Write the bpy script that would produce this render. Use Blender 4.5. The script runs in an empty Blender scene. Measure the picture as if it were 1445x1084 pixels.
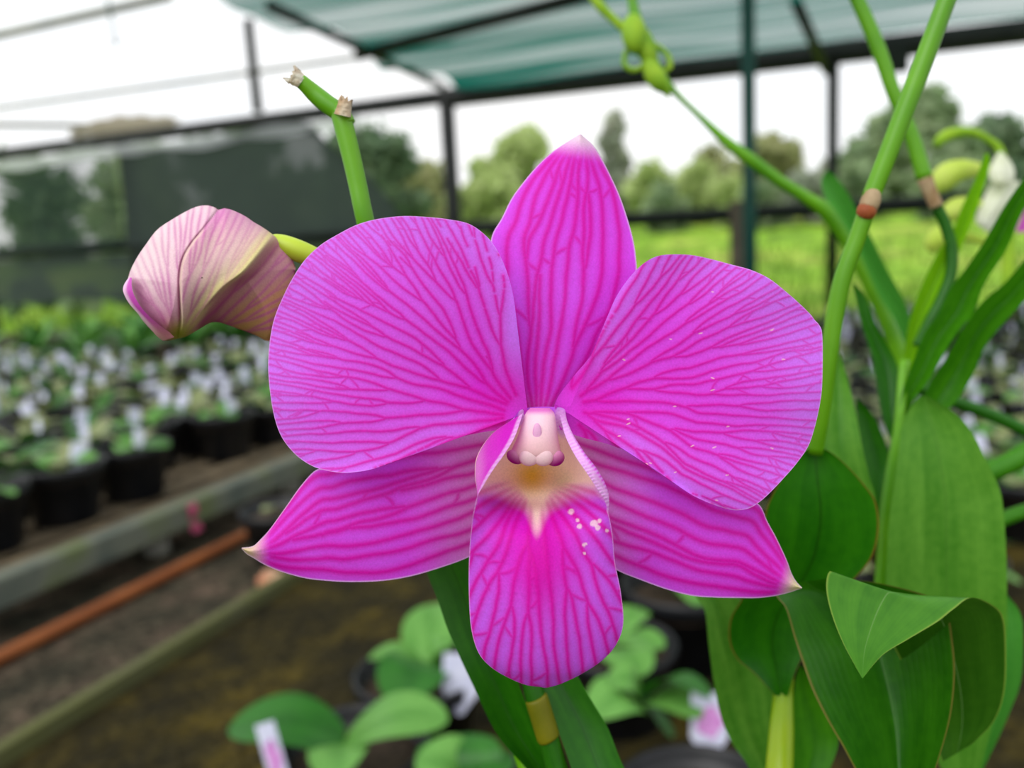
import bpy, math, random
import numpy as np
from mathutils import Vector, Matrix

random.seed(7)
COL = bpy.context.scene.collection

# ------------------------------------------------------------------ camera
FPX, CX, CY = 1200.0, 722.5, 542.0
yaw, pit, rol = math.radians(21.7), math.radians(8.7), math.radians(3.0)
ZU = np.array([0, 0, 1.0])
F0 = np.array([-math.sin(yaw), math.cos(yaw), 0])
R0 = np.array([math.cos(yaw), math.sin(yaw), 0])
FW = F0 * math.cos(pit) - ZU * math.sin(pit)
U0 = np.cross(R0, FW)
RR = R0 * math.cos(rol) - U0 * math.sin(rol)
UU = U0 * math.cos(rol) + R0 * math.sin(rol)
EYE = np.array([0, 0, 0.62])


def ray(x, y):
    return FW + RR * (x - CX) / FPX + UU * (CY - y) / FPX


def P(x, y, d):
    return EYE + ray(x, y) * d


def PV(px, py, d):
    px, py, d = np.broadcast_arrays(np.asarray(px, float), np.asarray(py, float), np.asarray(d, float))
    v = FW + (px[..., None] - CX) / FPX * RR + (CY - py[..., None]) / FPX * UU
    return EYE + v * d[..., None]


def on_z(x, y, h):
    r = ray(x, y)
    return EYE + r * ((h - EYE[2]) / r[2])


def on_y(x, y, Y):
    r = ray(x, y)
    return EYE + r * ((Y - EYE[1]) / r[1])


def proj(p):
    d = np.asarray(p, float) - EYE
    z = d @ FW
    return CX + FPX * (d @ RR) / z, CY - FPX * (d @ UU) / z, z


cam_d = bpy.data.cameras.new('camera')
cam = bpy.data.objects.new('camera', cam_d)
COL.objects.link(cam)
cam.matrix_world = Matrix(((RR[0], UU[0], -FW[0], EYE[0]), (RR[1], UU[1], -FW[1], EYE[1]), (RR[2], UU[2], -FW[2], EYE[2]), (0, 0, 0, 1)))
cam_d.sensor_width = 36
cam_d.lens = FPX * 36 / 1445
cam_d.clip_start, cam_d.clip_end = 0.01, 300
D0 = 0.125
cam_d.dof.use_dof = True
cam_d.dof.focus_distance = D0
cam_d.dof.aperture_fstop = 14.5
bpy.context.scene.camera = cam
sc = bpy.context.scene
sc.view_settings.view_transform = 'Standard'
sc.view_settings.look = 'None'
sc.cycles.max_bounces = 8
sc.cycles.transparent_max_bounces = 12


# ------------------------------------------------------------------ helpers
def lin(c):
    c = np.asarray(c, float) / 255.0
    return np.where(c <= 0.04045, c / 12.92, ((c + 0.055) / 1.055) ** 2.4)


def L4(c):
    return tuple(float(v) for v in lin(c)) + (1.0,)


def tag(o, label=None, cat=None, group=None, kind=None):
    if label: o['label'] = label
    if cat: o['category'] = cat
    if group: o['group'] = group
    if kind: o['kind'] = kind
    return o


def link(name, me, parent=None):
    o = bpy.data.objects.new(name, me)
    COL.objects.link(o)
    if parent is not None:
        o.parent = parent
        o.matrix_parent_inverse = Matrix.Identity(4)
    return o


def empty(name, loc=(0, 0, 0)):
    o = bpy.data.objects.new(name, None)
    o.empty_display_size = 0.05
    o.location = loc
    COL.objects.link(o)
    return o


def origin_of(o):
    p, v = o, np.zeros(3)
    while p is not None:
        v = v + np.array(p.location)
        p = p.parent
    return v


def mesh(name, verts, faces, mat=None, parent=None, smooth=True, uv=None, col=None):
    """one mesh object; verts are world coordinates, shifted so that they sit under the parent"""
    verts = np.asarray(verts, float)
    if parent is not None:
        verts = verts - origin_of(parent)
    me = bpy.data.meshes.new(name)
    fa = np.asarray(faces) if not isinstance(faces, list) else None
    if fa is None:
        me.from_pydata([tuple(v) for v in verts], [], faces)
    else:
        n, k = fa.shape
        me.vertices.add(len(verts))
        me.vertices.foreach_set('co', verts.astype(np.float32).ravel())
        me.loops.add(n * k)
        me.loops.foreach_set('vertex_index', fa.astype(np.int32).ravel())
        me.polygons.add(n)
        me.polygons.foreach_set('loop_start', np.arange(0, n * k, k, dtype=np.int32))
        me.polygons.foreach_set('loop_total', np.full(n, k, dtype=np.int32))
        me.update(calc_edges=True)
        me.validate()
    if smooth:
        me.polygons.foreach_set('use_smooth', np.ones(len(me.polygons), dtype=bool))
    if uv is not None:
        ul = me.uv_layers.new(name='UVMap')
        li = np.zeros(len(me.loops), dtype=np.int32)
        me.loops.foreach_get('vertex_index', li)
        ul.data.foreach_set('uv', np.asarray(uv, np.float32)[li].ravel())
    if col is not None:
        at = me.attributes.new('pc', 'FLOAT_COLOR', 'POINT')
        c4 = np.ones((len(verts), 4), np.float32)
        c4[:, :3] = col
        at.data.foreach_set('color', c4.ravel())
    for m in (mat if isinstance(mat, (list, tuple)) else [mat]):
        if m: me.materials.append(m)
    return link(name, me, parent)


def grid_faces(nu, nv, wrap=False):
    """quads for a vertex grid [nu][nv]; wrap closes the v direction"""
    i, j = np.meshgrid(np.arange(nu - 1), np.arange(nv if wrap else nv - 1), indexing='ij')
    j2 = (j + 1) % nv
    return np.stack([i * nv + j, i * nv + j2, (i + 1) * nv + j2, (i + 1) * nv + j], -1).reshape(-1, 4)


def spline(pts, n, closed=False):
    """Catmull-Rom through the points, n samples even in arc length"""
    p = np.asarray(pts, float)
    if len(p) == 2:
        t = np.linspace(0, 1, n)[:, None]
        return p[0] * (1 - t) + p[1] * t
    ext = np.vstack([2 * p[0] - p[1], p, 2 * p[-1] - p[-2]])
    out = []
    for i in range(1, len(ext) - 2):
        a, b, c, d = ext[i - 1], ext[i], ext[i + 1], ext[i + 2]
        t = np.linspace(0, 1, 16, endpoint=False)[:, None]
        out.append(0.5 * ((2 * b) + (c - a) * t + (2 * a - 5 * b + 4 * c - d) * t ** 2 + (3 * b - a - 3 * c + d) * t ** 3))
    out.append(p[-1:])
    q = np.vstack(out)
    k = min(2, q.shape[1])
    s = np.concatenate([[0], np.cumsum(np.linalg.norm(np.diff(q[:, :k], axis=0), axis=1) + 1e-9)])
    u = np.linspace(0, s[-1], n)
    return np.stack([np.interp(u, s, q[:, m]) for m in range(q.shape[1])], -1)


def uspline(vals, n):
    """Catmull-Rom through rows of values, uniform in the row index"""
    p = np.asarray(vals, float)
    ext = np.concatenate([2 * p[:1] - p[1:2], p, 2 * p[-1:] - p[-2:-1]])
    u = np.linspace(0, len(p) - 1, n)
    i = np.minimum(u.astype(int), len(p) - 2)
    t = (u - i).reshape((-1,) + (1,) * (p.ndim - 1))
    a, b, c, d = ext[i], ext[i + 1], ext[i + 2], ext[i + 3]
    return 0.5 * ((2 * b) + (c - a) * t + (2 * a - 5 * b + 4 * c - d) * t ** 2 + (3 * b - a - 3 * c + d) * t ** 3)


def tube_geo(c, r, seg=12, cap=True):
    """tube round the centre line c (n,3) with radii r"""
    c = np.asarray(c, float)
    n = len(c)
    r = np.broadcast_to(np.asarray(r, float), (n,))
    t = np.gradient(c, axis=0)
    t /= np.linalg.norm(t, axis=1)[:, None] + 1e-12
    ref = np.array([0, 0, 1.0]) if abs(t[0][2]) < 0.9 else np.array([1.0, 0, 0])
    nrm = np.cross(t[0], ref)
    nrm /= np.linalg.norm(nrm)
    V = []
    ang = np.linspace(0, 2 * math.pi, seg, endpoint=False)
    for i in range(n):
        nrm = nrm - t[i] * (nrm @ t[i])
        nrm /= np.linalg.norm(nrm)
        b = np.cross(t[i], nrm)
        V.append(c[i] + r[i] * (np.cos(ang)[:, None] * nrm + np.sin(ang)[:, None] * b))
    V = np.vstack(V)
    Fs = [list(map(int, f)) for f in grid_faces(n, seg, True)]
    if cap:
        Fs.append(list(range(seg))[::-1])
        Fs.append(list(range((n - 1) * seg, n * seg)))
    return V, Fs


def tube(name, c, r, mat, parent=None, seg=12, col=None):
    V, Fs = tube_geo(c, r, seg)
    n = len(V) // seg
    uv = np.stack([np.tile(np.linspace(0, 1, seg), n), np.repeat(np.linspace(0, 1, n), seg)], -1)
    return mesh(name, V, Fs, mat, parent, uv=uv)


def ptube(name, pts, mat, parent=None, n=40, seg=14):
    """tube from (px, py, depth, radius px) rows"""
    q = spline(pts, n)
    return tube(name, PV(q[:, 0], q[:, 1], q[:, 2]), q[:, 3] * q[:, 2] / FPX, mat, parent, seg)


def box_geo(lo, hi):
    x0, y0, z0 = lo
    x1, y1, z1 = hi
    v = [(x0, y0, z0), (x1, y0, z0), (x1, y1, z0), (x0, y1, z0), (x0, y0, z1), (x1, y0, z1), (x1, y1, z1), (x0, y1, z1)]
    f = [[3, 2, 1, 0], [4, 5, 6, 7], [0, 1, 5, 4], [1, 2, 6, 5], [2, 3, 7, 6], [3, 0, 4, 7]]
    return v, f


def box(name, lo, hi, mat, parent=None, bevel=0.0):
    v, f = box_geo(lo, hi)
    o = mesh(name, v, f, mat, parent, smooth=False)
    if bevel:
        m = o.modifiers.new('bevel', 'BEVEL')
        m.width, m.segments = bevel, 2
    return o


def ell(name, px, py, d, rx, ry, rz, mat, parent=None, rot=0, nu=20, nv=28, col=None):
    """ellipsoid at pixel/depth: rx, ry in px, rz in metres"""
    u, v = np.meshgrid(np.linspace(0, math.pi, nu), np.linspace(0, 2 * math.pi, nv, endpoint=False), indexing='ij')
    x, y, z = np.sin(u) * np.cos(v) * rx, -np.cos(u) * ry, np.sin(u) * np.sin(v)
    c, s = math.cos(math.radians(rot)), math.sin(math.radians(rot))
    V = PV(px + c * x - s * y, py + s * x + c * y, d - rz * z).reshape(-1, 3)
    return mesh(name, V, grid_faces(nu, nv, True), mat, parent, col=col)


# ------------------------------------------------------------------ materials
def new_mat(name):
    m = bpy.data.materials.new(name)
    m.use_nodes = True
    nt = m.node_tree
    nt.nodes.clear()
    return m, nt, nt.nodes, nt.links


def N(nt, t, **kw):
    n = nt.nodes.new(t)
    for k, v in kw.items():
        if k.startswith('_'):
            setattr(n, k[1:], v)
        else:
            key = int(k[1:]) if k[0] == 'i' and k[1:].isdigit() else k.replace('__', ' ')
            n.inputs[key].default_value = v
    return n


def ramp(nt, stops):
    n = nt.nodes.new('ShaderNodeValToRGB')
    e = n.color_ramp.elements
    while len(e) < len(stops): e.new(0.5)
    for k, (p, c) in enumerate(stops):
        e[k].position = p
        e[k].color = c
    return n


def noisy(name, c1, c2, scale=20, rough=0.6, spec=0.3, bump=0.0, c3=None, detail=4, transl=0.0, metal=0.0, coords='Object', bscale=None):
    m, nt, nd, lk = new_mat(name)
    tc = N(nt, 'ShaderNodeTexCoord')
    no = N(nt, 'ShaderNodeTexNoise', Scale=scale, Detail=detail)
    lk.new(tc.outputs[coords], no.inputs['Vector'])
    st = [(0.32, L4(c1)), (0.68, L4(c2))]
    if c3 is not None: st = [(0.28, L4(c1)), (0.5, L4(c2)), (0.72, L4(c3))]
    rp = ramp(nt, st)
    lk.new(no.outputs['Fac'], rp.inputs[0])
    b = N(nt, 'ShaderNodeBsdfPrincipled', Roughness=rough, Metallic=metal)
    b.inputs['Specular IOR Level'].default_value = spec
    lk.new(rp.outputs[0], b.inputs['Base Color'])
    if bump:
        n2 = N(nt, 'ShaderNodeTexNoise', Scale=bscale or scale * 3, Detail=6)
        lk.new(tc.outputs[coords], n2.inputs['Vector'])
        bp = N(nt, 'ShaderNodeBump', Strength=bump, Distance=0.01)
        lk.new(n2.outputs['Fac'], bp.inputs['Height'])
        lk.new(bp.outputs[0], b.inputs['Normal'])
    out = N(nt, 'ShaderNodeOutputMaterial')
    sh = b.outputs[0]
    if transl:
        t = N(nt, 'ShaderNodeBsdfTranslucent')
        lk.new(rp.outputs[0], t.inputs[0])
        mx = N(nt, 'ShaderNodeMixShader', i0=transl)
        lk.new(sh, mx.inputs[1])
        lk.new(t.outputs[0], mx.inputs[2])
        sh = mx.outputs[0]
    lk.new(sh, out.inputs[0])
    return m


def petal_mat(name, rough=0.5, transl=0.28, bump=0.12, spec=0.12, sparkle=0.09):
    m, nt, nd, lk = new_mat(name)
    at = N(nt, 'ShaderNodeAttribute', _attribute_name='pc')
    tc = N(nt, 'ShaderNodeTexCoord')
    no = N(nt, 'ShaderNodeTexNoise', Scale=3600, Detail=2)
    lk.new(tc.outputs['Object'], no.inputs['Vector'])
    mr = N(nt, 'ShaderNodeMapRange')
    mr.inputs[1].default_value, mr.inputs[2].default_value = 0.25, 0.75
    mr.inputs[3].default_value, mr.inputs[4].default_value = 1 - sparkle, 1 + sparkle
    lk.new(no.outputs['Fac'], mr.inputs[0])
    mu = N(nt, 'ShaderNodeVectorMath', _operation='SCALE')
    lk.new(at.outputs['Color'], mu.inputs[0])
    lk.new(mr.outputs[0], mu.inputs['Scale'])
    b = N(nt, 'ShaderNodeBsdfPrincipled', Roughness=rough)
    b.inputs['Specular IOR Level'].default_value = spec
    b.inputs['Sheen Weight'].default_value = 0.0
    lk.new(mu.outputs[0], b.inputs['Base Color'])
    n2 = N(nt, 'ShaderNodeTexNoise', Scale=1500, Detail=3)
    lk.new(tc.outputs['Object'], n2.inputs['Vector'])
    bp = N(nt, 'ShaderNodeBump', Strength=bump, Distance=0.0006)
    lk.new(n2.outputs['Fac'], bp.inputs['Height'])
    lk.new(bp.outputs[0], b.inputs['Normal'])
    t = N(nt, 'ShaderNodeBsdfTranslucent')
    lk.new(mu.outputs[0], t.inputs[0])
    mx = N(nt, 'ShaderNodeMixShader', i0=transl)
    lk.new(b.outputs[0], mx.inputs[1])
    lk.new(t.outputs[0], mx.inputs[2])
    out = N(nt, 'ShaderNodeOutputMaterial')
    lk.new(mx.outputs[0], out.inputs[0])
    return m


def leaf_mat(name, c1, c2, mid, rim=None, rough=0.42, spec=0.28, transl=0.2, scale=120, midw=0.012, stripe=0.025, mida=0.8, vgrad=None):
    """leaf: u runs across, v along; midrib, faint parallel veins, mottling, optional coloured margin"""
    m, nt, nd, lk = new_mat(name)
    uv = N(nt, 'ShaderNodeUVMap')
    tc = N(nt, 'ShaderNodeTexCoord')
    no = N(nt, 'ShaderNodeTexNoise', Scale=scale, Detail=3)
    mpn = N(nt, 'ShaderNodeMapping')
    mpn.inputs['Scale'].default_value = (2.6, 0.7, 1.0)
    lk.new(uv.outputs[0], mpn.inputs[0])
    no.inputs['Scale'].default_value = 1.6
    lk.new(mpn.outputs[0], no.inputs['Vector'])
    n3 = N(nt, 'ShaderNodeTexNoise', Scale=scale * 4, Detail=4)
    lk.new(tc.outputs['Object'], n3.inputs['Vector'])
    av = N(nt, 'ShaderNodeMix', _data_type='FLOAT', i0=0.25)
    lk.new(no.outputs['Fac'], av.inputs[2])
    lk.new(n3.outputs['Fac'], av.inputs[3])
    rp = ramp(nt, [(0.36, L4(c1)), (0.64, L4(c2))])
    lk.new(av.outputs[0], rp.inputs[0])
    sx = N(nt, 'ShaderNodeSeparateXYZ')
    lk.new(uv.outputs[0], sx.inputs[0])
    # distance from the midrib
    d1 = N(nt, 'ShaderNodeMath', _operation='SUBTRACT', i1=0.5)
    lk.new(sx.outputs[0], d1.inputs[0])
    d2 = N(nt, 'ShaderNodeMath', _operation='ABSOLUTE')
    lk.new(d1.outputs[0], d2.inputs[0])
    mk = N(nt, 'ShaderNodeMapRange', _interpolation_type='SMOOTHSTEP')
    mk.inputs[1].default_value, mk.inputs[2].default_value = 0.0, midw * 2
    mk.inputs[3].default_value, mk.inputs[4].default_value = mida, 0.0
    lk.new(d2.outputs[0], mk.inputs[0])
    # parallel veins
    sn = N(nt, 'ShaderNodeMath', _operation='MULTIPLY', i1=150.0)
    lk.new(sx.outputs[0], sn.inputs[0])
    s2 = N(nt, 'ShaderNodeMath', _operation='SINE')
    lk.new(sn.outputs[0], s2.inputs[0])
    s3 = N(nt, 'ShaderNodeMath', _operation='MULTIPLY_ADD', i1=stripe, i2=1.0)
    lk.new(s2.outputs[0], s3.inputs[0])
    sc_ = N(nt, 'ShaderNodeVectorMath', _operation='SCALE')
    lk.new(rp.outputs[0], sc_.inputs[0])
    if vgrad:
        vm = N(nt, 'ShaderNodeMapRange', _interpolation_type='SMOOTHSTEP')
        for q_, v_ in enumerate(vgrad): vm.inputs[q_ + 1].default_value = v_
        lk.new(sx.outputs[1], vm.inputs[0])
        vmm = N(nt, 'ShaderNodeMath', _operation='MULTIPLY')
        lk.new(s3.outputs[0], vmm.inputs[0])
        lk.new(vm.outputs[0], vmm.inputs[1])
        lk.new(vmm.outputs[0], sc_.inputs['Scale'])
    else:
        lk.new(s3.outputs[0], sc_.inputs['Scale'])
    mx = N(nt, 'ShaderNodeMix', _data_type='RGBA')
    lk.new(mk.outputs[0], mx.inputs[0])
    lk.new(sc_.outputs[0], mx.inputs[6])
    mx.inputs[7].default_value = L4(mid)
    col = mx.outputs[2]
    if rim is not None:
        rk = N(nt, 'ShaderNodeMapRange', _interpolation_type='SMOOTHSTEP')
        rk.inputs[1].default_value, rk.inputs[2].default_value = 0.478, 0.495
        rk.inputs[3].default_value, rk.inputs[4].default_value = 0.0, 0.9
        lk.new(d2.outputs[0], rk.inputs[0])
        m2 = N(nt, 'ShaderNodeMix', _data_type='RGBA')
        lk.new(rk.outputs[0], m2.inputs[0])
        lk.new(col, m2.inputs[6])
        m2.inputs[7].default_value = L4(rim)
        col = m2.outputs[2]
    b = N(nt, 'ShaderNodeBsdfPrincipled', Roughness=rough)
    b.inputs['Specular IOR Level'].default_value = spec
    lk.new(col, b.inputs['Base Color'])
    bp = N(nt, 'ShaderNodeBump', Strength=0.03, Distance=0.0005)
    lk.new(s2.outputs[0], bp.inputs['Height'])
    lk.new(bp.outputs[0], b.inputs['Normal'])
    t = N(nt, 'ShaderNodeBsdfTranslucent')
    lk.new(col, t.inputs[0])
    ms = N(nt, 'ShaderNodeMixShader', i0=transl)
    lk.new(b.outputs[0], ms.inputs[1])
    lk.new(t.outputs[0], ms.inputs[2])
    out = N(nt, 'ShaderNodeOutputMaterial')
    lk.new(ms.outputs[0], out.inputs[0])
    return m


def stem_mat(name, c1, c2, rough=0.38, scale=60, c3=None):
    return noisy(name, c1, c2, scale=scale, rough=rough, spec=0.4, transl=0.12, c3=c3)


M = {}
M['petal'] = petal_mat('orchid petal tissue')
M['bud'] = petal_mat('bud tissue', rough=0.5, transl=0.15, sparkle=0.08)
M['column'] = petal_mat('column tissue', rough=0.4, transl=0.3, sparkle=0.04, bump=0.03)
M['spike'] = stem_mat('fresh green stalk', (70, 140, 0), (100, 160, 8))
M['pedicel'] = stem_mat('lime green flower stalk', (165, 195, 40), (190, 210, 60))
M['dry'] = noisy('dry papery tissue', (232, 222, 205), (205, 165, 125), scale=350, rough=0.8, transl=0.35, bump=0.4, bscale=900)
M['dry_white'] = noisy('white dry stalk end', (250, 246, 235), (225, 205, 180), scale=500, rough=0.8, transl=0.4, bump=0.5, bscale=1200)
M['cane'] = stem_mat('yellow green cane', (110, 160, 8), (158, 178, 20), scale=40)
M['cane_dark'] = stem_mat('green cane', (72, 136, 2), (104, 166, 10), scale=40)
M['sheath'] = noisy('brownish node sheath', (170, 150, 120), (130, 100, 66), scale=220, rough=0.7)
M['ring'] = noisy('rust red node ring', (120, 50, 20), (150, 80, 40), scale=300, rough=0.6)
M['sheath_yellow'] = noisy('yellow node sheath', (112, 108, 4), (92, 94, 2), scale=150, rough=0.5)
M['leaf_mid'] = leaf_mat('mid green leaf', (44, 112, 4), (70, 140, 14), (38, 100, 6))
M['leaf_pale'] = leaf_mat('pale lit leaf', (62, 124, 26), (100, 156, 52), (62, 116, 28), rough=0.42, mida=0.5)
M['leaf_dark'] = leaf_mat('deep green leaf', (22, 82, 2), (40, 104, 6), (18, 66, 2), transl=0.12)
M['leaf_rim'] = leaf_mat('deep green leaf with brown margin', (22, 92, 0), (44, 118, 4), (18, 68, 0), rim=(120, 90, 30), transl=0.15)
M['leaf_trough'] = leaf_mat('channelled leaf with pale midrib', (26, 86, 2), (50, 114, 10), (96, 136, 76), rim=(124, 112, 50), midw=0.0028, rough=0.34, mida=0.55)
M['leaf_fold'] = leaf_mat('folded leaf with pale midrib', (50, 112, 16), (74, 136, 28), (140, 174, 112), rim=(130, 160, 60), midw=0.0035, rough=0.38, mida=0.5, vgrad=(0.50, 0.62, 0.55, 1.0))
M['leaf_yellow'] = leaf_mat('yellow green leaf', (110, 175, 10), (135, 195, 25), (95, 155, 8), transl=0.35)
M['leaf_back'] = leaf_mat('blue green leaf', (64, 138, 46), (78, 152, 54), (60, 128, 40))
M['leaf_seed'] = leaf_mat('broad seedling leaf', (70, 128, 44), (112, 166, 78), (66, 120, 40), scale=60, rough=0.36)
M['leaf_seed_dark'] = leaf_mat('dark seedling leaf', (24, 84, 12), (50, 116, 30), (24, 78, 12), scale=60, rough=0.36)
M['leaf_seed_grey'] = leaf_mat('grey green seedling leaf', (104, 118, 70), (154, 160, 112), (96, 110, 64), scale=60, rough=0.45)
M['leaf_bench'] = leaf_mat('bright bench leaf', (30, 80, 12), (58, 110, 26), (34, 80, 14), scale=40)
M['bud_far'] = noisy('lime flower bud', (178, 205, 70), (205, 220, 110), scale=80, transl=0.3)
M['bud_green'] = noisy('fresh green flower bud', (118, 170, 30), (165, 200, 50), scale=120, transl=0.3)
M['white_petal'] = noisy('white petal', (240, 240, 230), (222, 226, 200), scale=90, transl=0.35)
M['mauve_petal'] = noisy('purple petal', (170, 50, 160), (190, 80, 180), scale=90, transl=0.3)
M['pot'] = noisy('black pot plastic', (13, 14, 17), (22, 23, 27), scale=40, rough=0.42, spec=0.4)
M['mix'] = noisy('bark potting mix', (34, 27, 21), (78, 64, 50), scale=90, rough=0.9, bump=0.8, c3=(24, 19, 15))
M['tagw'] = noisy('white tag plastic', (206, 208, 226), (186, 188, 214), scale=50, rough=0.4)
M['picture'] = noisy('printed pink flower picture', (176, 96, 176), (214, 160, 214), scale=160, rough=0.4)
M['steel'] = noisy('dark weathered steel', (34, 36, 37), (48, 48, 48), scale=8, rough=0.6)
M['steel_black'] = noisy('black painted rail', (14, 22, 18), (24, 32, 26), scale=8, rough=0.6)
M['steel_green'] = noisy('dark green painted pole', (18, 62, 56), (26, 74, 66), scale=8, rough=0.5)
M['galv'] = noisy('pale galvanised pipe', (128, 130, 122), (160, 158, 146), scale=8, rough=0.5)
M['wood_old'] = noisy('weathered grey timber', (66, 76, 72), (98, 102, 90), scale=7, rough=0.85, bump=0.3, c3=(84, 98, 44))
M['wood_moss'] = noisy('moss stained timber edging', (84, 82, 68), (78, 84, 18), scale=3, rough=0.85, bump=0.3)
M['slat'] = noisy('dry tan slats', (112, 98, 76), (80, 70, 56), scale=20, rough=0.8)
M['rust'] = noisy('rust orange pipe paint', (116, 62, 28), (136, 78, 38), scale=12, rough=0.6)
M['pink'] = noisy('pink plastic ribbon', (205, 92, 130), (180, 70, 110), scale=30, rough=0.5, transl=0.2)
M['terracotta'] = noisy('terracotta', (170, 110, 80), (200, 170, 140), scale=30, rough=0.8)
M['post_wood'] = noisy('brown timber post', (92, 84, 72), (112, 100, 88), scale=8, rough=0.8)
M['bark'] = noisy('tree bark', (70, 60, 48), (96, 84, 70), scale=8, rough=0.9)


# -------- ground materials
def ground_mat(name, stops, scale, vscale, bump):
    m, nt, nd, lk = new_mat(name)
    tc = N(nt, 'ShaderNodeTexCoord')
    no = N(nt, 'ShaderNodeTexNoise', Scale=scale, Detail=6, Roughness=0.65)
    lk.new(tc.outputs['Object'], no.inputs['Vector'])
    rp = ramp(nt, [(p, L4(c)) for p, c in stops])
    lk.new(no.outputs['Fac'], rp.inputs[0])
    vo = N(nt, 'ShaderNodeTexVoronoi', Scale=vscale)
    lk.new(tc.outputs['Object'], vo.inputs['Vector'])
    bw = N(nt, 'ShaderNodeRGBToBW')
    lk.new(vo.outputs['Color'], bw.inputs[0])
    mr = N(nt, 'ShaderNodeMapRange')
    mr.inputs[3].default_value, mr.inputs[4].default_value = 0.45, 1.55
    lk.new(bw.outputs[0], mr.inputs[0])
    s = N(nt, 'ShaderNodeVectorMath', _operation='SCALE')
    lk.new(rp.outputs[0], s.inputs[0])
    lk.new(mr.outputs[0], s.inputs['Scale'])
    b = N(nt, 'ShaderNodeBsdfPrincipled', Roughness=0.9)
    b.inputs['Specular IOR Level'].default_value = 0.15
    lk.new(s.outputs[0], b.inputs['Base Color'])
    bp = N(nt, 'ShaderNodeBump', Strength=bump, Distance=0.02)
    lk.new(vo.outputs['Distance'], bp.inputs['Height'])
    lk.new(bp.outputs[0], b.inputs['Normal'])
    out = N(nt, 'ShaderNodeOutputMaterial')
    lk.new(b.outputs[0], out.inputs[0])
    return m


M['gravel'] = ground_mat('dull gravel path', [(0.3, (32, 34, 26)), (0.5, (62, 56, 44)), (0.7, (92, 76, 64))], 9, 52, 0.9)
M['mossy'] = ground_mat('brown mossy ground', [(0.3, (20, 18, 8)), (0.52, (44, 38, 12)), (0.72, (78, 66, 16))], 8, 60, 0.7)
M['field'] = ground_mat('sunlit grass field', [(0.34, (84, 118, 36)), (0.48, (124, 164, 44)), (0.66, (150, 156, 74))], 0.45, 5, 0.3)


def cloth_mat(name, col, alpha, stripes=None, transl=0.6, alpha_var=0.0, nscale=2.0):
    m, nt, nd, lk = new_mat(name)
    tc = N(nt, 'ShaderNodeTexCoord')
    d = N(nt, 'ShaderNodeBsdfDiffuse')
    t = N(nt, 'ShaderNodeBsdfTranslucent')
    d.inputs[0].default_value = L4(col)
    t.inputs[0].default_value = L4(col)
    mx = N(nt, 'ShaderNodeMixShader', i0=transl)
    lk.new(d.outputs[0], mx.inputs[1])
    lk.new(t.outputs[0], mx.inputs[2])
    tr = N(nt, 'ShaderNodeBsdfTransparent')
    ms = N(nt, 'ShaderNodeMixShader', i0=alpha)
    lk.new(tr.outputs[0], ms.inputs[1])
    lk.new(mx.outputs[0], ms.inputs[2])
    if stripes:
        # bands of looser and denser weave running along the greenhouse's width
        mp = N(nt, 'ShaderNodeMapping')
        mp.inputs['Scale'].default_value = stripes
        lk.new(tc.outputs['Object'], mp.inputs[0])
        no = N(nt, 'ShaderNodeTexNoise', Scale=1.0, Detail=3, Roughness=0.6)
        lk.new(mp.outputs[0], no.inputs['Vector'])
        rp = N(nt, 'ShaderNodeMapRange')
        rp.inputs[1].default_value, rp.inputs[2].default_value = 0.36, 0.64
        rp.inputs[3].default_value, rp.inputs[4].default_value = alpha - alpha_var, min(1, alpha + alpha_var)
        lk.new(no.outputs['Fac'], rp.inputs[0])
        lk.new(rp.outputs[0], ms.inputs[0])
    out = N(nt, 'ShaderNodeOutputMaterial')
    lk.new(ms.outputs[0], out.inputs[0])
    return m


M['shade_green'] = cloth_mat('green knitted shade cloth', (16, 110, 95), 0.83, (0.18, 4.2, 1), 0.55, 0.28)
M['shade_dark'] = cloth_mat('dark grey shade netting', (70, 80, 76), 0.95, (0.8, 0.8, 0.8), 0.35, 0.04)
M['shade_thin'] = cloth_mat('thin dark netting', (58, 74, 66), 0.6, (1.5, 1.5, 1.5), 0.35, 0.12)
M['film'] = cloth_mat('white greenhouse film', (240, 242, 245), 0.75, (0.4, 1.2, 1), 0.8, 0.15)
M['film_grey'] = cloth_mat('rolled film', (206, 196, 182), 0.9, None, 0.6)


def foliage_mat(name, c1, c2, c3):
    return noisy(name, c1, c2, scale=1.6, rough=0.7, spec=0.2, c3=c3, transl=0.5)


# ------------------------------------------------------------------ vein painting
class Canvas:
    def __init__(s, x0, y0, x1, y1, k=2.0):
        s.x0, s.y0, s.k = x0, y0, k
        s.w, s.h = int((x1 - x0) * k) + 1, int((y1 - y0) * k) + 1
        s.a = np.zeros(s.w * s.h)

    def splat(s, pts, w, amp):
        p = (np.asarray(pts) - (s.x0, s.y0)) * s.k
        w = np.asarray(w) * s.k
        R = int(math.ceil(w.max() * 3.2))
        ix, iy = np.round(p[:, 0]).astype(int), np.round(p[:, 1]).astype(int)
        for dx in range(-R, R + 1):
            for dy in range(-R, R + 1):
                x, y = ix + dx, iy + dy
                ok = (x >= 0) & (x < s.w) & (y >= 0) & (y < s.h)
                d2 = (x - p[:, 0]) ** 2 + (y - p[:, 1]) ** 2
                v = amp * (0.72 * np.exp(-d2 / (w * w)) + 0.28 * np.exp(-d2 / (5 * w * w)))
                np.maximum.at(s.a, (y * s.w + x)[ok], v[ok])

    def get(s, px, py):
        x, y = (px - s.x0) * s.k, (py - s.y0) * s.k
        x, y = np.clip(x, 0, s.w - 1.01), np.clip(y, 0, s.h - 1.01)
        i, j = x.astype(int), y.astype(int)
        fx, fy = x - i, y - j
        A = s.a.reshape(s.h, s.w)
        return (A[j, i] * (1 - fx) + A[j, i + 1] * fx) * (1 - fy) + (A[j + 1, i] * (1 - fx) + A[j + 1, i + 1] * fx) * fy


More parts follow.
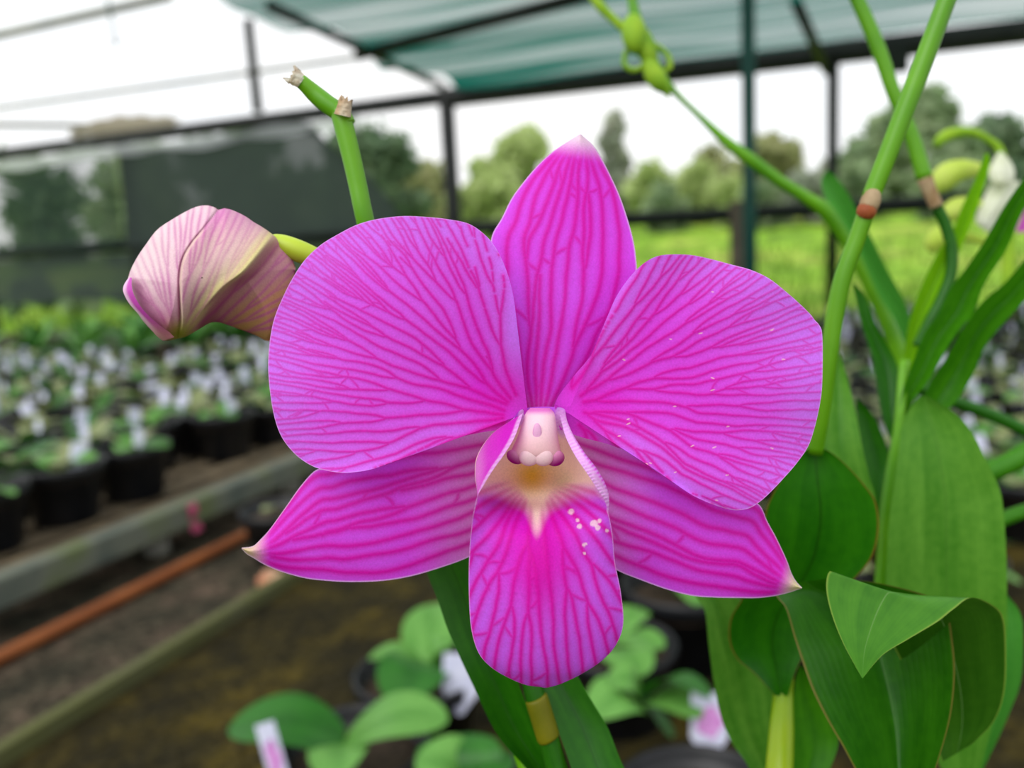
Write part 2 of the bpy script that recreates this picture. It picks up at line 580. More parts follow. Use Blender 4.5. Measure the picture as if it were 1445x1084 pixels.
def grow_veins(cv, mapf, n0, amin, amax, t0, t1, dt, gap, gmin, rng, wf, linkp, alive=None, wig=0.16, relax=0.03, cap=200):
    """veins that run out from the base, fork where the gap between neighbours gets wide, wander a little, and are cross-linked near the margin"""
    a = np.linspace(amin, amax, n0 + 2)[1:-1]
    a = list(a + (rng.random(n0) - 0.5) * (amax - amin) / n0 * 0.5)
    vel = [0.0] * n0
    thr = list(rng.uniform(0.85, 1.3, n0 + 1))
    age = [99.0] * n0
    pts, ws, am = [], [], []
    t = t0
    prev = None
    while t < t1:
        o = np.argsort(a)
        a = [a[i] for i in o]; vel = [vel[i] for i in o]; age = [age[i] for i in o]
        A = np.array(a)
        if len(A) == 0: break
        q = mapf(A, t)
        q2 = mapf(A + 1e-3, t)
        scale = np.linalg.norm(q2 - q, axis=1) / 1e-3 + 1e-6     # px per unit a
        ok = alive(A, t) if alive else np.ones(len(A), bool)
        for i in range(len(A)):
            if ok[i]:
                pts.append(q[i]); ws.append(wf(t) * min(1.0, 0.7 + age[i] * 0.01)); am.append(1.0)
        na, nv, ng = [], [], []
        for i in range(len(A)):
            lo = A[i - 1] if i > 0 else amin - (A[0] - amin) * 0.4
            hi = A[i + 1] if i < len(A) - 1 else amax + (amax - A[-1]) * 0.4
            mid = 0.5 * (lo + hi)
            v = vel[i] * 0.975 + rng.normal() * wig * 0.13
            na.append(A[i] + relax * (mid - A[i]) + v / scale[i])
            nv.append(v); ng.append(age[i] + 1)
        # forks, merges and cross links
        add = []
        dead = set()
        G = gap(t)
        for i in range(len(A) - 1):
            g = np.linalg.norm(q[i + 1] - q[i])
            if g > G * thr[i % len(thr)] and len(A) + len(add) < cap and age[i] > 4 and age[i + 1] > 4:
                k = i if rng.random() < 0.5 else i + 1
                e = (A[i + 1] - A[i]) * 0.10
                add.append(A[k] + (e if k == i else -e))
                thr[i % len(thr)] = rng.uniform(0.85, 1.3)
            elif g < gmin and i not in dead and ok[i] and min(age[i], age[i + 1]) > 45:
                dead.add(i + 1)
            elif rng.random() < linkp(t) and ok[i] and ok[i + 1] and g < 40:
                far = mapf(np.array([A[i + 1] if rng.random() < 0.5 else A[i]]), t + dt * rng.uniform(9, 22))[0]
                st = q[i] if np.linalg.norm(far - q[i + 1]) < np.linalg.norm(far - q[i]) else q[i + 1]
                m = max(2, int(np.linalg.norm(far - st) / 0.6))
                u = np.linspace(0, 1, m)[:, None]
                bend = np.array([-(far - st)[1], (far - st)[0]]) * rng.normal() * 0.08
                ln = st + (far - st) * u + bend * np.sin(math.pi * u)
                pts.extend(ln); ws.extend([max(1.25, wf(t) * 0.72)] * m); am.extend([0.85] * m)
        a = [v for i, v in enumerate(na) if i not in dead] + add
        vel = [v for i, v in enumerate(nv) if i not in dead] + [0.0] * len(add)
        age = [v for i, v in enumerate(ng) if i not in dead] + [0.0] * len(add)
        t += dt
    pts, ws, am = np.array(pts), np.array(ws), np.array(am)
    if len(pts):
        cv.splat(pts, ws, am)
        return pts
    return np.zeros((0, 2))


def halo(pts, x0, y0, x1, y1, w):
    h = Canvas(x0, y0, x1, y1, 0.5)
    h.splat(pts[::3], np.full(len(pts[::3]), w), np.ones(len(pts[::3])))
    return h


def sstep(x, a, b):
    t = np.clip((x - a) / (b - a), 0, 1)
    return t * t * (3 - 2 * t)


def mixc(c1, c2, f):
    f = np.clip(f, 0, 1)[..., None]
    return c1 * (1 - f) + c2 * f


def wob(x, y, s, seed):
    """smooth pseudo noise in about -1..1"""
    r = np.random.default_rng(seed)
    v = 0
    for k in range(5):
        a, b, p = r.uniform(-1, 1), r.uniform(-1, 1), r.uniform(0, 6.28)
        v = v + np.sin((a * x + b * y) / s * (1 + k * 0.5) + p) / (1 + 0.4 * k)
    return v / 2.4


def seg_dist(px, py, poly):
    """distance in px to a polyline"""
    poly = np.asarray(poly, float)
    best = np.full(px.shape, 1e9)
    for a, b in zip(poly[:-1], poly[1:]):
        d = b - a
        l2 = d @ d + 1e-9
        t = np.clip(((px - a[0]) * d[0] + (py - a[1]) * d[1]) / l2, 0, 1)
        best = np.minimum(best, np.hypot(px - a[0] - t * d[0], py - a[1] - t * d[1]))
    return best


# ------------------------------------------------------------------ the orchid with the big flower
orchid = empty('orchid_plant', P(760, 1000, D0 + 0.03))
tag(orchid, 'orchid with a wide open veined magenta flower, a pale bud and a cut stalk', 'orchid')
blossom = empty('blossom', tuple(np.array(P(755, 600, D0 + 0.008)) - origin_of(orchid)))
blossom.parent = orchid
tag(blossom, 'open magenta flower with darker veins')


def fan_petal(name, base, outline, midang_spread, depthf, colf, seed, n0, gapf, wf, linkp, label=None, nk=820, ns=350, squeeze=0.74, gmin=2.6):
    B0, B1 = np.array(base[0], float), np.array(base[1], float)
    B = 0.5 * (B0 + B1)
    O = spline(outline, nk)
    kk = sstep(np.arange(nk) / (nk - 1.0), 0.2, 0.8)[:, None]
    Bk = B0 * (1 - kk) + B1 * kk
    s = np.linspace(0.0, 1.0, ns) ** 0.85
    s[0] = 0.004
    px = Bk[None, :, 0] + s[:, None] * (O - Bk)[None, :, 0]
    py = Bk[None, :, 1] + s[:, None] * (O - Bk)[None, :, 1]
    ang = np.unwrap(np.arctan2(O[:, 1] - B[1], O[:, 0] - B[0]))
    rad = np.hypot(O[:, 0] - B[0], O[:, 1] - B[1])
    lo, hi = ang.min(), ang.max()
    o = np.argsort(ang)
    Rf = lambda th: np.interp(th, ang[o], rad[o])
    Rm = rad.max()
    mid = 0.5 * (lo + hi)
    def mapf(a, t):
        th = lo + a * (hi - lo)
        e = squeeze + (1 - squeeze) * np.clip(t / 0.5, 0, 1) ** 0.8
        th = mid + (th - mid) * e
        r = t * Rm
        return np.stack([B[0] + r * np.cos(th), B[1] + r * np.sin(th)], -1)
    def alive(a, t):
        e = squeeze + (1 - squeeze) * min(1, t / 0.5) ** 0.8
        th = mid + (lo + a * (hi - lo) - mid) * e
        return t * Rm < Rf(th) * 1.01
    x0, y0, x1, y1 = O[:, 0].min() - 8, O[:, 1].min() - 8, O[:, 0].max() + 8, O[:, 1].max() + 8
    x0, x1, y0, y1 = min(x0, B[0]), max(x1, B[0]), min(y0, B[1]), max(y1, B[1])
    cv = Canvas(x0, y0, x1, y1)
    pts = grow_veins(cv, mapf, n0, 0.0, 1.0, 0.09, 1.0, 0.9 / Rm, gapf, gmin, np.random.default_rng(seed), wf, linkp, alive)
    V = cv.get(px, py)
    H = halo(pts, x0, y0, x1, y1, 9.0).get(px, py)
    ed = np.minimum(seg_dist(px, py, O[::6]), 60)
    rr = np.hypot(px - B[0], py - B[1]) / Rm
    col = colf(px, py, rr, V, H, ed)
    d = depthf(px, py, s[:, None] + 0 * px, rr, ed, (np.arange(nk) / (nk - 1))[None, :] + 0 * px) - V * 0.00006
    Vt = PV(px, py, d).reshape(-1, 3)
    ob = mesh(name, Vt, grid_faces(ns, nk), M['petal'], blossom, col=col.reshape(-1, 3))
    if label: tag(ob, label)
    return ob


def strip_petal(name, left, right, depthf, colf, seed, n0, gapf, wf, linkp, nt=400, na=300, gmin=4.0, wig=0.15):
    """edges run from base to tip; a goes -1..1 across"""
    Lp, Rp = spline(left, nt), spline(right, nt)
    a = np.linspace(-1, 1, na)
    f = (a * 0.5 + 0.5)[None, :, None]
    Q = Lp[:, None] * (1 - f) + Rp[:, None] * f
    px, py = Q[..., 0], Q[..., 1]
    T = np.linspace(0, 1, nt)
    def mapf(av, t):
        l = np.array([np.interp(t, T, Lp[:, 0]), np.interp(t, T, Lp[:, 1])])
        r = np.array([np.interp(t, T, Rp[:, 0]), np.interp(t, T, Rp[:, 1])])
        g = (np.asarray(av) * 0.5 + 0.5)[:, None]
        return l * (1 - g) + r * g
    x0, y0, x1, y1 = px.min() - 8, py.min() - 8, px.max() + 8, py.max() + 8
    cv = Canvas(x0, y0, x1, y1)
    length = np.linalg.norm(Lp[-1] - Lp[0])
    pts = grow_veins(cv, mapf, n0, -1, 1, 0.03, 0.985, 0.9 / length, gapf, gmin, np.random.default_rng(seed), wf, linkp, wig=wig, relax=0.012)
    V = cv.get(px, py)
    H = halo(pts, x0, y0, x1, y1, 9.0).get(px, py)
    hw = 0.5 * np.linalg.norm(Rp - Lp, axis=1)
    ed = (1 - np.abs(a))[None, :] * hw[:, None]
    tt = T[:, None] + 0 * px
    aa = a[None, :] + 0 * px
    col = colf(px, py, tt, aa, V, H, ed)
    d = depthf(px, py, tt, aa) - V * 0.00006
    return mesh(name, PV(px, py, d).reshape(-1, 3), grid_faces(nt, na), M['petal'], blossom, col=col.reshape(-1, 3))


c_lilac, c_hot, c_vein = lin((206, 84, 240)), lin((224, 44, 226)), lin((208, 0, 158))
c_deep = lin((214, 16, 196))
c_edge = lin((222, 178, 240))


def side_petal_colour(flip):
    def f(px, py, rr, V, H, ed):
        n = wob(px, py, 60, 3 + flip)
        hot = np.clip(1.25 - rr * 1.15 + 0.25 * n, 0, 1) * sstep(ed, 4, 70)
        c = mixc(lin((204, 116, 246)) + 0 * px[..., None], c_hot, hot * 0.85 + 0.04)
        c = mixc(c, c_deep, sstep(rr, 0.33, 0.08) * 0.75)
        c = mixc(c, c_deep, H * 0.32 * (1 - 0.65 * sstep(rr, 0.5, 0.9)))
        c = mixc(c, c_vein, V * (0.86 - 0.22 * sstep(rr, 0.55, 0.95)))
        if flip:
            g = np.random.default_rng(6)
            for q in range(26):
                t_, r_ = g.uniform(-0.8, 0.5), g.uniform(60, 360)
                fx, fy = 790 + r_ * math.cos(t_), 590 + r_ * math.sin(t_)
                ax_ = g.uniform(-0.5, 0.5)
                u_, w_ = (px - fx) * math.cos(ax_) + (py - fy) * math.sin(ax_), (py - fy) * math.cos(ax_) - (px - fx) * math.sin(ax_)
                c = mixc(c, lin((246, 196, 204)), sstep((u_ / g.uniform(1.6, 4.0)) ** 2 + (w_ / 1.0) ** 2, 1.2, 0.5) * 0.65)
        return mixc(c, c_edge, sstep(ed, 1.8, 0.3) * 0.5 * sstep(rr, 0.5, 0.85))
    return f


left_out = [(742, 585), (740, 571), (736, 538), (733, 501), (729, 453), (723.5, 413), (714, 380), (701, 352), (685, 332), (662, 316), (633, 309.5), (600, 306), (567, 305), (533, 309), (504, 317), (478, 330), (452, 346), (430, 367), (412, 394), (397, 424), (386, 453), (380, 487), (378.5, 520), (381, 553), (386.5, 586), (395, 612), (408, 632), (426, 649), (448.5, 661), (478, 667), (500, 666.5), (526, 662), (559, 651), (596, 636), (633, 621), (666, 613), (696, 608), (728, 606)]
right_out = [(778, 588), (787, 561), (812, 528), (835, 499), (854, 454), (868.5, 421), (884, 397), (902, 377), (920, 364.5), (939, 359.5), (972, 359.5), (1001, 365), (1031, 373), (1060, 381), (1086, 393.5), (1112, 414), (1130, 430), (1144, 444), (1150, 452), (1156, 458.5), (1160, 469), (1161, 499), (1160, 547), (1156, 576), (1149, 606), (1140, 631), (1123, 655.5), (1105, 676), (1086, 696), (1070, 710), (1055, 718), (1034.6, 720), (1009, 713), (979, 700), (953, 683), (927.6, 665), (898, 644), (861, 628), (820, 617), (790, 606)]


def left_depth(px, py, s, rr, ed, k):
    d = D0 + 0.0045 - 0.0075 * np.sin(np.clip(rr, 0, 1) * 1.9) + 0.004 * rr ** 3
    d = d + 0.0005 * np.sin(k * 37) * s ** 4 + 0.0022 * sstep(k, 0.16, 0.0) * s      # the upper edge rolls back
    return d + 0.0016 * sstep(k, 0.86, 1.0) * s


def right_depth(px, py, s, rr, ed, k):
    d = D0 + 0.0045 - 0.0070 * np.sin(np.clip(rr, 0, 1) * 1.8) + 0.0035 * rr ** 3
    d = d + 0.0006 * np.sin(k * 41 + 1) * s ** 4 + 0.0022 * sstep(k, 0.2, 0.0) * s
    return d + 0.0016 * sstep(k, 0.86, 1.0) * s


fan_petal('petal', ((746, 592), (742, 583)), left_out, 0, left_depth, side_petal_colour(0), 11, 9, lambda t: 18.5 - 8.0 * sstep(np.array(t), 0.4, 0.85), lambda t: 3.5 - 2.05 * min(1, t * 1.1), lambda t: 0.001 + 0.014 * float(sstep(np.array(t), 0.5, 0.95)))
fan_petal('petal', ((800, 585), (782, 570)), right_out, 0, right_depth, side_petal_colour(1), 23, 9, lambda t: 18.5 - 8.0 * sstep(np.array(t), 0.4, 0.85), lambda t: 3.5 - 2.05 * min(1, t * 1.1), lambda t: 0.001 + 0.014 * float(sstep(np.array(t), 0.5, 0.95)))


def sepal_colour(pale_pow, tipc, base_pale):
    def f(px, py, t, a, V, H, ed):
        n = wob(px, py, 50, 9)
        c = mixc(lin((208, 88, 240)) + 0 * px[..., None], c_hot, 0.32 + 0.30 * n)
        pale = sstep(t, base_pale, 0.0)
        c = mixc(c, lin((226, 168, 214)), pale * pale_pow)
        c = mixc(c, c_deep, H * 0.34)
        c = mixc(c, c_vein, V * 0.86 * (1 - 0.95 * sstep(t, 0.85, 0.97)))
        tip = sstep(t, 0.88, 0.99)
        c = mixc(c, lin(tipc), tip * 0.9)
        return mixc(c, lin((232, 200, 240)), sstep(ed, 2.6, 0.6) * 0.6)
    return f


def dorsal_depth(px, py, t, a):
    return D0 + 0.0075 + 0.004 * t ** 2 - 0.0015 * np.sin(t * 3.1) + 0.0022 * np.abs(a) ** 2.2


strip_petal('dorsal_sepal', [(752, 592), (738, 575), (722, 520), (708, 460), (696, 400), (692, 360), (694.5, 332), (708, 308), (722, 280), (739.5, 256), (760, 232), (781, 213), (802, 199), (818, 189.5)],
            [(774, 592), (790, 575), (828, 530), (862, 480), (888, 430), (898, 390), (897, 360), (892, 332), (883, 301), (873, 273), (860.6, 246), (848.5, 223), (836, 204), (820, 189.5)],
            dorsal_depth, sepal_colour(0.75, (238, 214, 226), 0.12), 5, 7, lambda t: 25.0, lambda t: 3.8, lambda t: 0.003 + 0.004 * t)


def low_depth(px, py, t, a):
    return D0 + 0.0075 + 0.0050 * sstep(t, 0.35, 0.0) - 0.0015 * np.sin(t * 2.6) + 0.002 * np.abs(a) ** 2


strip_petal('lateral_sepal', [(728, 606), (690, 606), (640, 614), (590, 625), (530, 640), (485, 652), (463, 660), (445, 664), (425, 685), (405, 713), (380.6, 747), (365, 764), (356, 771), (341, 773)],
            [(716, 740), (690, 768), (660, 787), (616, 803), (577, 814), (538, 820), (494, 821.5), (458, 819.5), (430, 816), (400, 808), (375, 798), (358, 788), (348, 782), (341, 775)],
            low_depth, sepal_colour(1.0, (226, 212, 150), 0.42), 41, 8, lambda t: 26.0, lambda t: 4.0, lambda t: 0.003)
strip_petal('lateral_sepal', [(822, 740), (850, 790), (873, 806), (905, 819), (941, 832), (977, 841), (1010, 843.5), (1040, 844), (1070, 844), (1095, 841), (1115, 836), (1124, 833), (1131, 831)],
            [(790, 604), (850, 622), (905, 640), (960, 662), (1010, 690), (1045, 702), (1071, 712), (1083, 736), (1096, 760), (1110, 790), (1117, 809), (1124, 821), (1132, 829.5)],
            low_depth, sepal_colour(1.0, (214, 214, 140), 0.40), 57, 8, lambda t: 26.0, lambda t: 4.0, lambda t: 0.003)


# -------- lip
def lip():
    rows = [  # edge L, bulge L, inner L, centre, inner R, bulge R, edge R : (px, py, depth offset mm)
        [(738, 583, 0), (726, 590, 2.5), (736, 578, 4), (762, 574, 5), (794, 576, 4), (797, 586, 1.5), (790, 586, 0)],
        [(727, 615, -5), (694, 613, 2.5), (726, 636, 5), (760, 634, 6), (796, 636, 5), (809, 614, -3.5), (798, 616, -5)],
        [(713, 639, -8), (674, 642, 2), (706, 666, 4.5), (758, 666, 5.5), (808, 666, 4.2), (826, 641, -6.6), (812, 644, -8)],
        [(698, 660, -9), (670, 668, -1), (700, 688, 2.5), (757, 690, 3.0), (820, 688, 2.0), (842, 662, -7.6), (827, 666, -9)],
        [(684, 682, -8.5), (673, 692, -5), (692, 704, 0.5), (757, 708, 1.8), (832, 704, -1), (855, 686, -7.6), (842, 689, -8.5)],
        [(671, 708, -7.5), (675, 715, -6), (692, 721, -3), (757, 724, -2.2), (842, 721, -4), (859, 710, -7.0), (855, 711, -7.5)],
        [(664, 755, -6), (678, 755, -5.8), (700, 755, -5.6), (758, 755, -5.8), (826, 755, -5.6), (850, 755, -5.8), (864, 752, -6)],
        [(661.5, 800, -4.6), (677, 800, -5.4), (700, 800, -6.2), (762, 800, -7.6), (826, 800, -6.2), (852, 798, -5.4), (868, 794, -4.6)],
        [(661.8, 845, -4.0), (678, 845, -5.2), (702, 846, -6.4), (766, 846, -8.0), (832, 845, -6.4), (860, 843, -5.2), (876.5, 838, -4.0)],
        [(665, 888, -3.6), (681, 890, -4.8), (706, 891, -6.0), (769, 892, -7.6), (836, 889, -6.0), (863, 886, -4.8), (879.5, 880, -3.6)],
        [(675, 921, -3.2), (691, 924, -4.2), (713, 926, -5.2), (770, 928, -6.6), (829, 924, -5.2), (854, 919, -4.2), (870, 909, -3.2)],
        [(692, 941, -2.8), (705, 944, -3.6), (723, 946, -4.4), (770, 949, -5.4), (818, 945, -4.4), (838, 940, -3.6), (850, 932, -2.8)],
        [(715, 955.5, -2.4), (724, 957, -3), (737, 958, -3.4), (769, 961, -4), (799, 958, -3.4), (813, 954, -3), (824, 949.5, -2.4)],
        [(741, 966.5, -2.0), (746, 966.8, -2.2), (753, 967, -2.5), (769, 968, -2.8), (784, 967, -2.5), (792, 965, -2.2), (799, 962, -2.0)],
        [(764, 970, -1.6), (765, 970.2, -1.6), (766, 970.4, -1.7), (769, 970.8, -1.8), (772, 970.6, -1.7), (774, 970.4, -1.6), (775, 970, -1.6)],
    ]
    nt, na = 380, 300
    A = uspline(np.array(rows, float), nt)                 # nt,7,3
    A = uspline(np.swapaxes(A, 0, 1), na)                  # na,nt,3
    A = np.swapaxes(A, 0, 1)
    px, py, dm = A[..., 0], A[..., 1], A[..., 2]
    a = np.linspace(-1, 1, na)[None, :] + 0 * px
    tt = np.linspace(0, 1, nt)[:, None] + 0 * px
    # veins: a fan from the throat
    B = np.array((757.0, 676.0))
    outl = np.vstack([A[100:, 0, :2], A[::-1][: nt - 100, -1, :2]])
    ang = np.arctan2(outl[:, 1] - B[1], outl[:, 0] - B[0])
    rad = np.hypot(outl[:, 0] - B[0], outl[:, 1] - B[1])
    o = np.argsort(ang)
    lo, hi = math.radians(-8), math.radians(188)
    aw = np.where(ang < -math.pi / 2, ang + 2 * math.pi, ang)
    o = np.argsort(aw)
    Rf = lambda th: np.interp(th, aw[o], rad[o])
    Rm = 300.0
    def mapf(av, t):
        th = lo + np.asarray(av) * (hi - lo)
        r = t * Rm
        th = th + (math.pi / 2 - th) * 0.35 * t        # streams bend down the lip
        return np.stack([B[0] + r * np.cos(th) * (1 + 0.05 * t), B[1] + r * np.sin(th)], -1)
    cv = Canvas(650, 560, 890, 980, 2.0)
    pts = grow_veins(cv, mapf, 15, 0, 1, 0.10, 1.0, 0.9 / Rm, lambda t: 29 - 9 * t, 4.0, np.random.default_rng(77), lambda t: 4.2 - 1.5 * t, lambda t: 0.003 + 0.004 * t, lambda av, t: np.ones(len(av), bool), wig=0.16)
    V, H = cv.get(px, py), halo(pts, 650, 560, 890, 980, 9).get(px, py)
    x = px - 757
    n = wob(px, py, 22, 5) * 6
    yb = 688 + 30 * np.exp(-(x / 13) ** 2) + 24 * np.exp(-(x / 46) ** 2) + n
    cream = sstep(py, 588, 600) * sstep(py - yb, 20, -16) * (1 - 0.5 * V * sstep(py - yb, -26, -4))
    r = np.hypot(px - 757, (py - 760) * 0.75)
    c = mixc(lin((216, 20, 196)) + 0 * px[..., None], lin((198, 96, 240)), sstep(r, 15, 110))
    c = mixc(c, c_deep, H * 0.30)
    c = mixc(c, c_vein, V * 0.9)
    hot = np.exp(-(((px - 762) / 24) ** 2 + ((py - 800) / 60) ** 2))
    c = mixc(c, lin((206, 0, 158)), hot * 0.75)
    cr = mixc(lin((255, 226, 206)) + 0 * px[..., None], lin((246, 212, 120)), np.exp(-(((px - 754) / 46) ** 2 + ((py - 668) / 24) ** 2)) * 0.7)
    cr = mixc(cr, lin((232, 194, 40)), np.exp(-(((px - 750) / 22) ** 2 + ((py - 672) / 24) ** 2)) * 0.9)
    cr = mixc(cr, lin((226, 216, 160)), np.exp(-(((px - 793) / 16) ** 2 + ((py - 678) / 14) ** 2)) * 0.6)
    c = mixc(c, cr, cream)
    outer = (a < -0.70) & (py < 712)
    oc = mixc(lin((206, 40, 196)) + 0 * px[..., None], lin((216, 130, 206)), sstep(px, 690, 670) * 0.8 + 0.2 * wob(px, py, 14, 2))
    c = np.where(outer[..., None], oc, c)
    outr = (a > 0.70) & (py < 720)
    oc2 = mixc(lin((204, 60, 206)) + 0 * px[..., None], lin((214, 150, 232)), 0.5 + 0.5 * np.sin((px * 0.5 + py * 0.9) * 1.0))
    c = np.where(outr[..., None], oc2, c)
    # pale crimped margin
    L, Rr = A[:, 0, :2], A[:, -1, :2]
    ed = np.minimum(np.hypot(px - L[:, None, 0], py - L[:, None, 1]), np.hypot(px - Rr[:, None, 0], py - Rr[:, None, 1]))
    up = sstep(py, 730, 690)
    wid = 1.6 + 6.0 * up + 6.5 * up * (a > 0)
    crimp = 0.62 + 0.30 * (0.6 + 0.4 * wob(px, py, 6, 3)) * np.sin((px * 0.4 + py) * 1.15)
    c = mixc(c, mixc(lin((216, 120, 226)) + 0 * px[..., None], lin((232, 196, 242)), crimp), sstep(ed, wid, wid * 0.55) * (0.5 + 0.45 * up))
    # small dry bitten patches right of the throat
    for (sx, sy, sr) in ((838, 738, 6), (843, 745, 4.5), (846, 735, 4), (818, 743, 4.5), (815, 735, 3.5), (824, 770, 3.4), (827, 768, 2.6), (825, 781, 2), (856, 749, 3), (806, 722, 5)):
        c = mixc(c, lin((236, 196, 216)), sstep(np.hypot(px - sx, py - sy) + 1.2 * wob(px, py, 2.5, 8), sr, sr * 0.6) * 0.85)
    d = D0 + dm * 0.001 - V * 0.00008 * (1 - cream)
    d = d - 0.0003 * crimp * sstep(ed, 8, 2) * up
    ob = mesh('lip', PV(px, py, d).reshape(-1, 3), grid_faces(nt, na), M['petal'], blossom, col=c.reshape(-1, 3))
    tag(ob, 'scoop-shaped lip with cream and yellow throat')


lip()


def loft(name, rows, mat, parent, colf, n=60, seg=48):
    """rows (cx, cy, half width px, depth, half depth m): elliptical sections stacked down the picture"""
    q = uspline(np.array(rows, float), n)
    ph = np.linspace(0, 2 * math.pi, seg, endpoint=False)
    px = q[:, 0:1] + q[:, 2:3] * np.cos(ph)
    py = q[:, 1:2] + 0 * px
    d = q[:, 3:4] - q[:, 4:5] * np.sin(ph)
    return mesh(name, PV(px, py, d).reshape(-1, 3), grid_faces(n, seg, True), mat, parent, col=colf(px, py).reshape(-1, 3))


def flat(c):
    return lambda px, py: lin(c) + 0 * px[..., None]


def column_col(px, py):
    c = mixc(lin((244, 212, 224)) + 0 * px[..., None], lin((236, 194, 200)), sstep(py, 590, 640))
    return mixc(c, lin((226, 80, 206)), sstep(py, 588, 578) * 0.75)


K = M['column']
loft('column', [(762, 576, 14, D0 + 0.0035, 0.002), (762, 583, 20, D0 + 0.002, 0.0026), (761, 598, 24, D0 + 0.0008, 0.003), (759, 615, 28, D0 - 0.0003, 0.003), (757, 630, 33, D0 - 0.0010, 0.0028), (756, 642, 37, D0 - 0.0012, 0.0026), (756, 649, 34, D0 - 0.001, 0.0022), (756, 653, 22, D0 - 0.0008, 0.0014), (756, 654.5, 3, D0 - 0.0006, 0.0003)], K, blossom, column_col)
for cx_ in (746.5, 766.5):
    ell('anther_cap', cx_, 645, D0 - 0.0030, 14.5, 13, 0.0009, K, blossom, col=lin((246, 214, 222)) + np.zeros((560, 3)))
ell('column_nub', 758, 613, D0 - 0.0030, 6.5, 16, 0.0004, K, blossom, col=np.repeat(mixc(lin((232, 178, 218)) + np.zeros((20, 3)), lin((206, 80, 180)), np.linspace(-1.2, 1, 20) ** 1.0), 28, axis=0))
ell('column_wing', 727, 645, D0 - 0.0022, 13, 9.5, 0.0010, K, blossom, rot=30, col=np.repeat(mixc(lin((222, 150, 190)) + np.zeros((20, 3)), lin((168, 0, 136)), np.linspace(-0.5, 1.4, 20)), 28, axis=0))
ell('column_wing', 784, 647, D0 - 0.0022, 13, 11, 0.0010, K, blossom, rot=-22, col=np.repeat(mixc(lin((222, 150, 190)) + np.zeros((20, 3)), lin((168, 0, 136)), np.linspace(-0.5, 1.4, 20)), 28, axis=0))

# -------- stalk, pedicels
SD = D0 + 0.016
spk = ptube('flower_spike', [(474, 152, SD, 13), (481, 163, SD, 14), (488, 190, SD, 14), (496, 222, SD, 13.5), (505, 262, SD, 13.2), (514, 305, SD, 13), (530, 370, SD + 0.002, 13), (560, 460, SD + 0.004, 13), (610, 560, SD + 0.006, 13), (660, 680, SD + 0.008, 13), (680, 780, SD + 0.018, 13), (700, 900, SD + 0.026, 13), (718, 990, SD + 0.028, 13), (745, 1084, SD + 0.028, 14), (790, 1180, SD + 0.02, 17)], M['spike'], orchid, n=120)
ptube('stalk_end', [(492, 176, SD, 11), (480, 160, SD, 13.2), (462, 147, SD, 13.2), (445, 133, SD, 12.4), (432, 121, SD - 0.0005, 10.6), (424, 114, SD - 0.0008, 10)], M['spike'], orchid)


def ragged(name, cx_, cy_, d, ax, r0, r1, ln, seed, mat, jag=0.35):
    """short torn cylinder of dry tissue along the px direction ax"""
    rng = np.random.default_rng(seed)
    ax = np.array(ax, float) / np.linalg.norm(ax)
    nx = np.array([-ax[1], ax[0]])
    n, seg = 14, 22
    ph = np.linspace(0, 2 * math.pi, seg, endpoint=False)
    jagv = 1 + jag * rng.normal(size=seg)
    V = []
    for i in range(n):
        t = i / (n - 1)
        r = (r0 + (r1 - r0) * t) * (1 + 0.10 * rng.normal(size=seg) * t)
        along = ln * t * (1 + (jagv - 1) * t)
        V.append(PV(cx_ + ax[0] * along + nx[0] * r * np.cos(ph), cy_ + ax[1] * along + nx[1] * r * np.cos(ph), d + r * np.sin(ph) * d / FPX))
    V = np.vstack(V)
    c = PV(cx_ + ax[0] * ln * 0.6, cy_ + ax[1] * ln * 0.6, d)[None] if False else np.array([P(cx_ + ax[0] * ln * 0.55, cy_ + ax[1] * ln * 0.55, d)])
    Fs = [list(map(int, f)) for f in grid_faces(n, seg, True)]
    ci = len(V)
    V = np.vstack([V, c])
    for j in range(seg):
        Fs.append([(n - 1) * seg + j, (n - 1) * seg + (j + 1) % seg, ci])
    return mesh(name, V, Fs, mat, orchid)


ragged('dry_tip', 425.5, 115.5, SD - 0.0008, (-0.82, -0.57), 10.0, 12.0, 17, 3, M['dry_white'], 0.16)
ragged('dry_bract', 483, 163, SD - 0.0012, (0.22, -0.97), 12.5, 9, 24, 8, M['dry'], 0.13)
ptube('bud_stalk', [(372, 345, D0 + 0.013, 10), (392, 346, D0 + 0.013, 16), (420, 354, D0 + 0.013, 16), (450, 366, D0 + 0.014, 14), (490, 382, SD, 12), (532, 400, SD + 0.002, 11)], M['pedicel'], orchid)
ptube('flower_stalk', [(757, 596, D0 + 0.007, 10), (745, 610, D0 + 0.013, 14), (715, 640, SD + 0.002, 13), (670, 690, SD + 0.008, 12)], M['pedicel'], orchid)


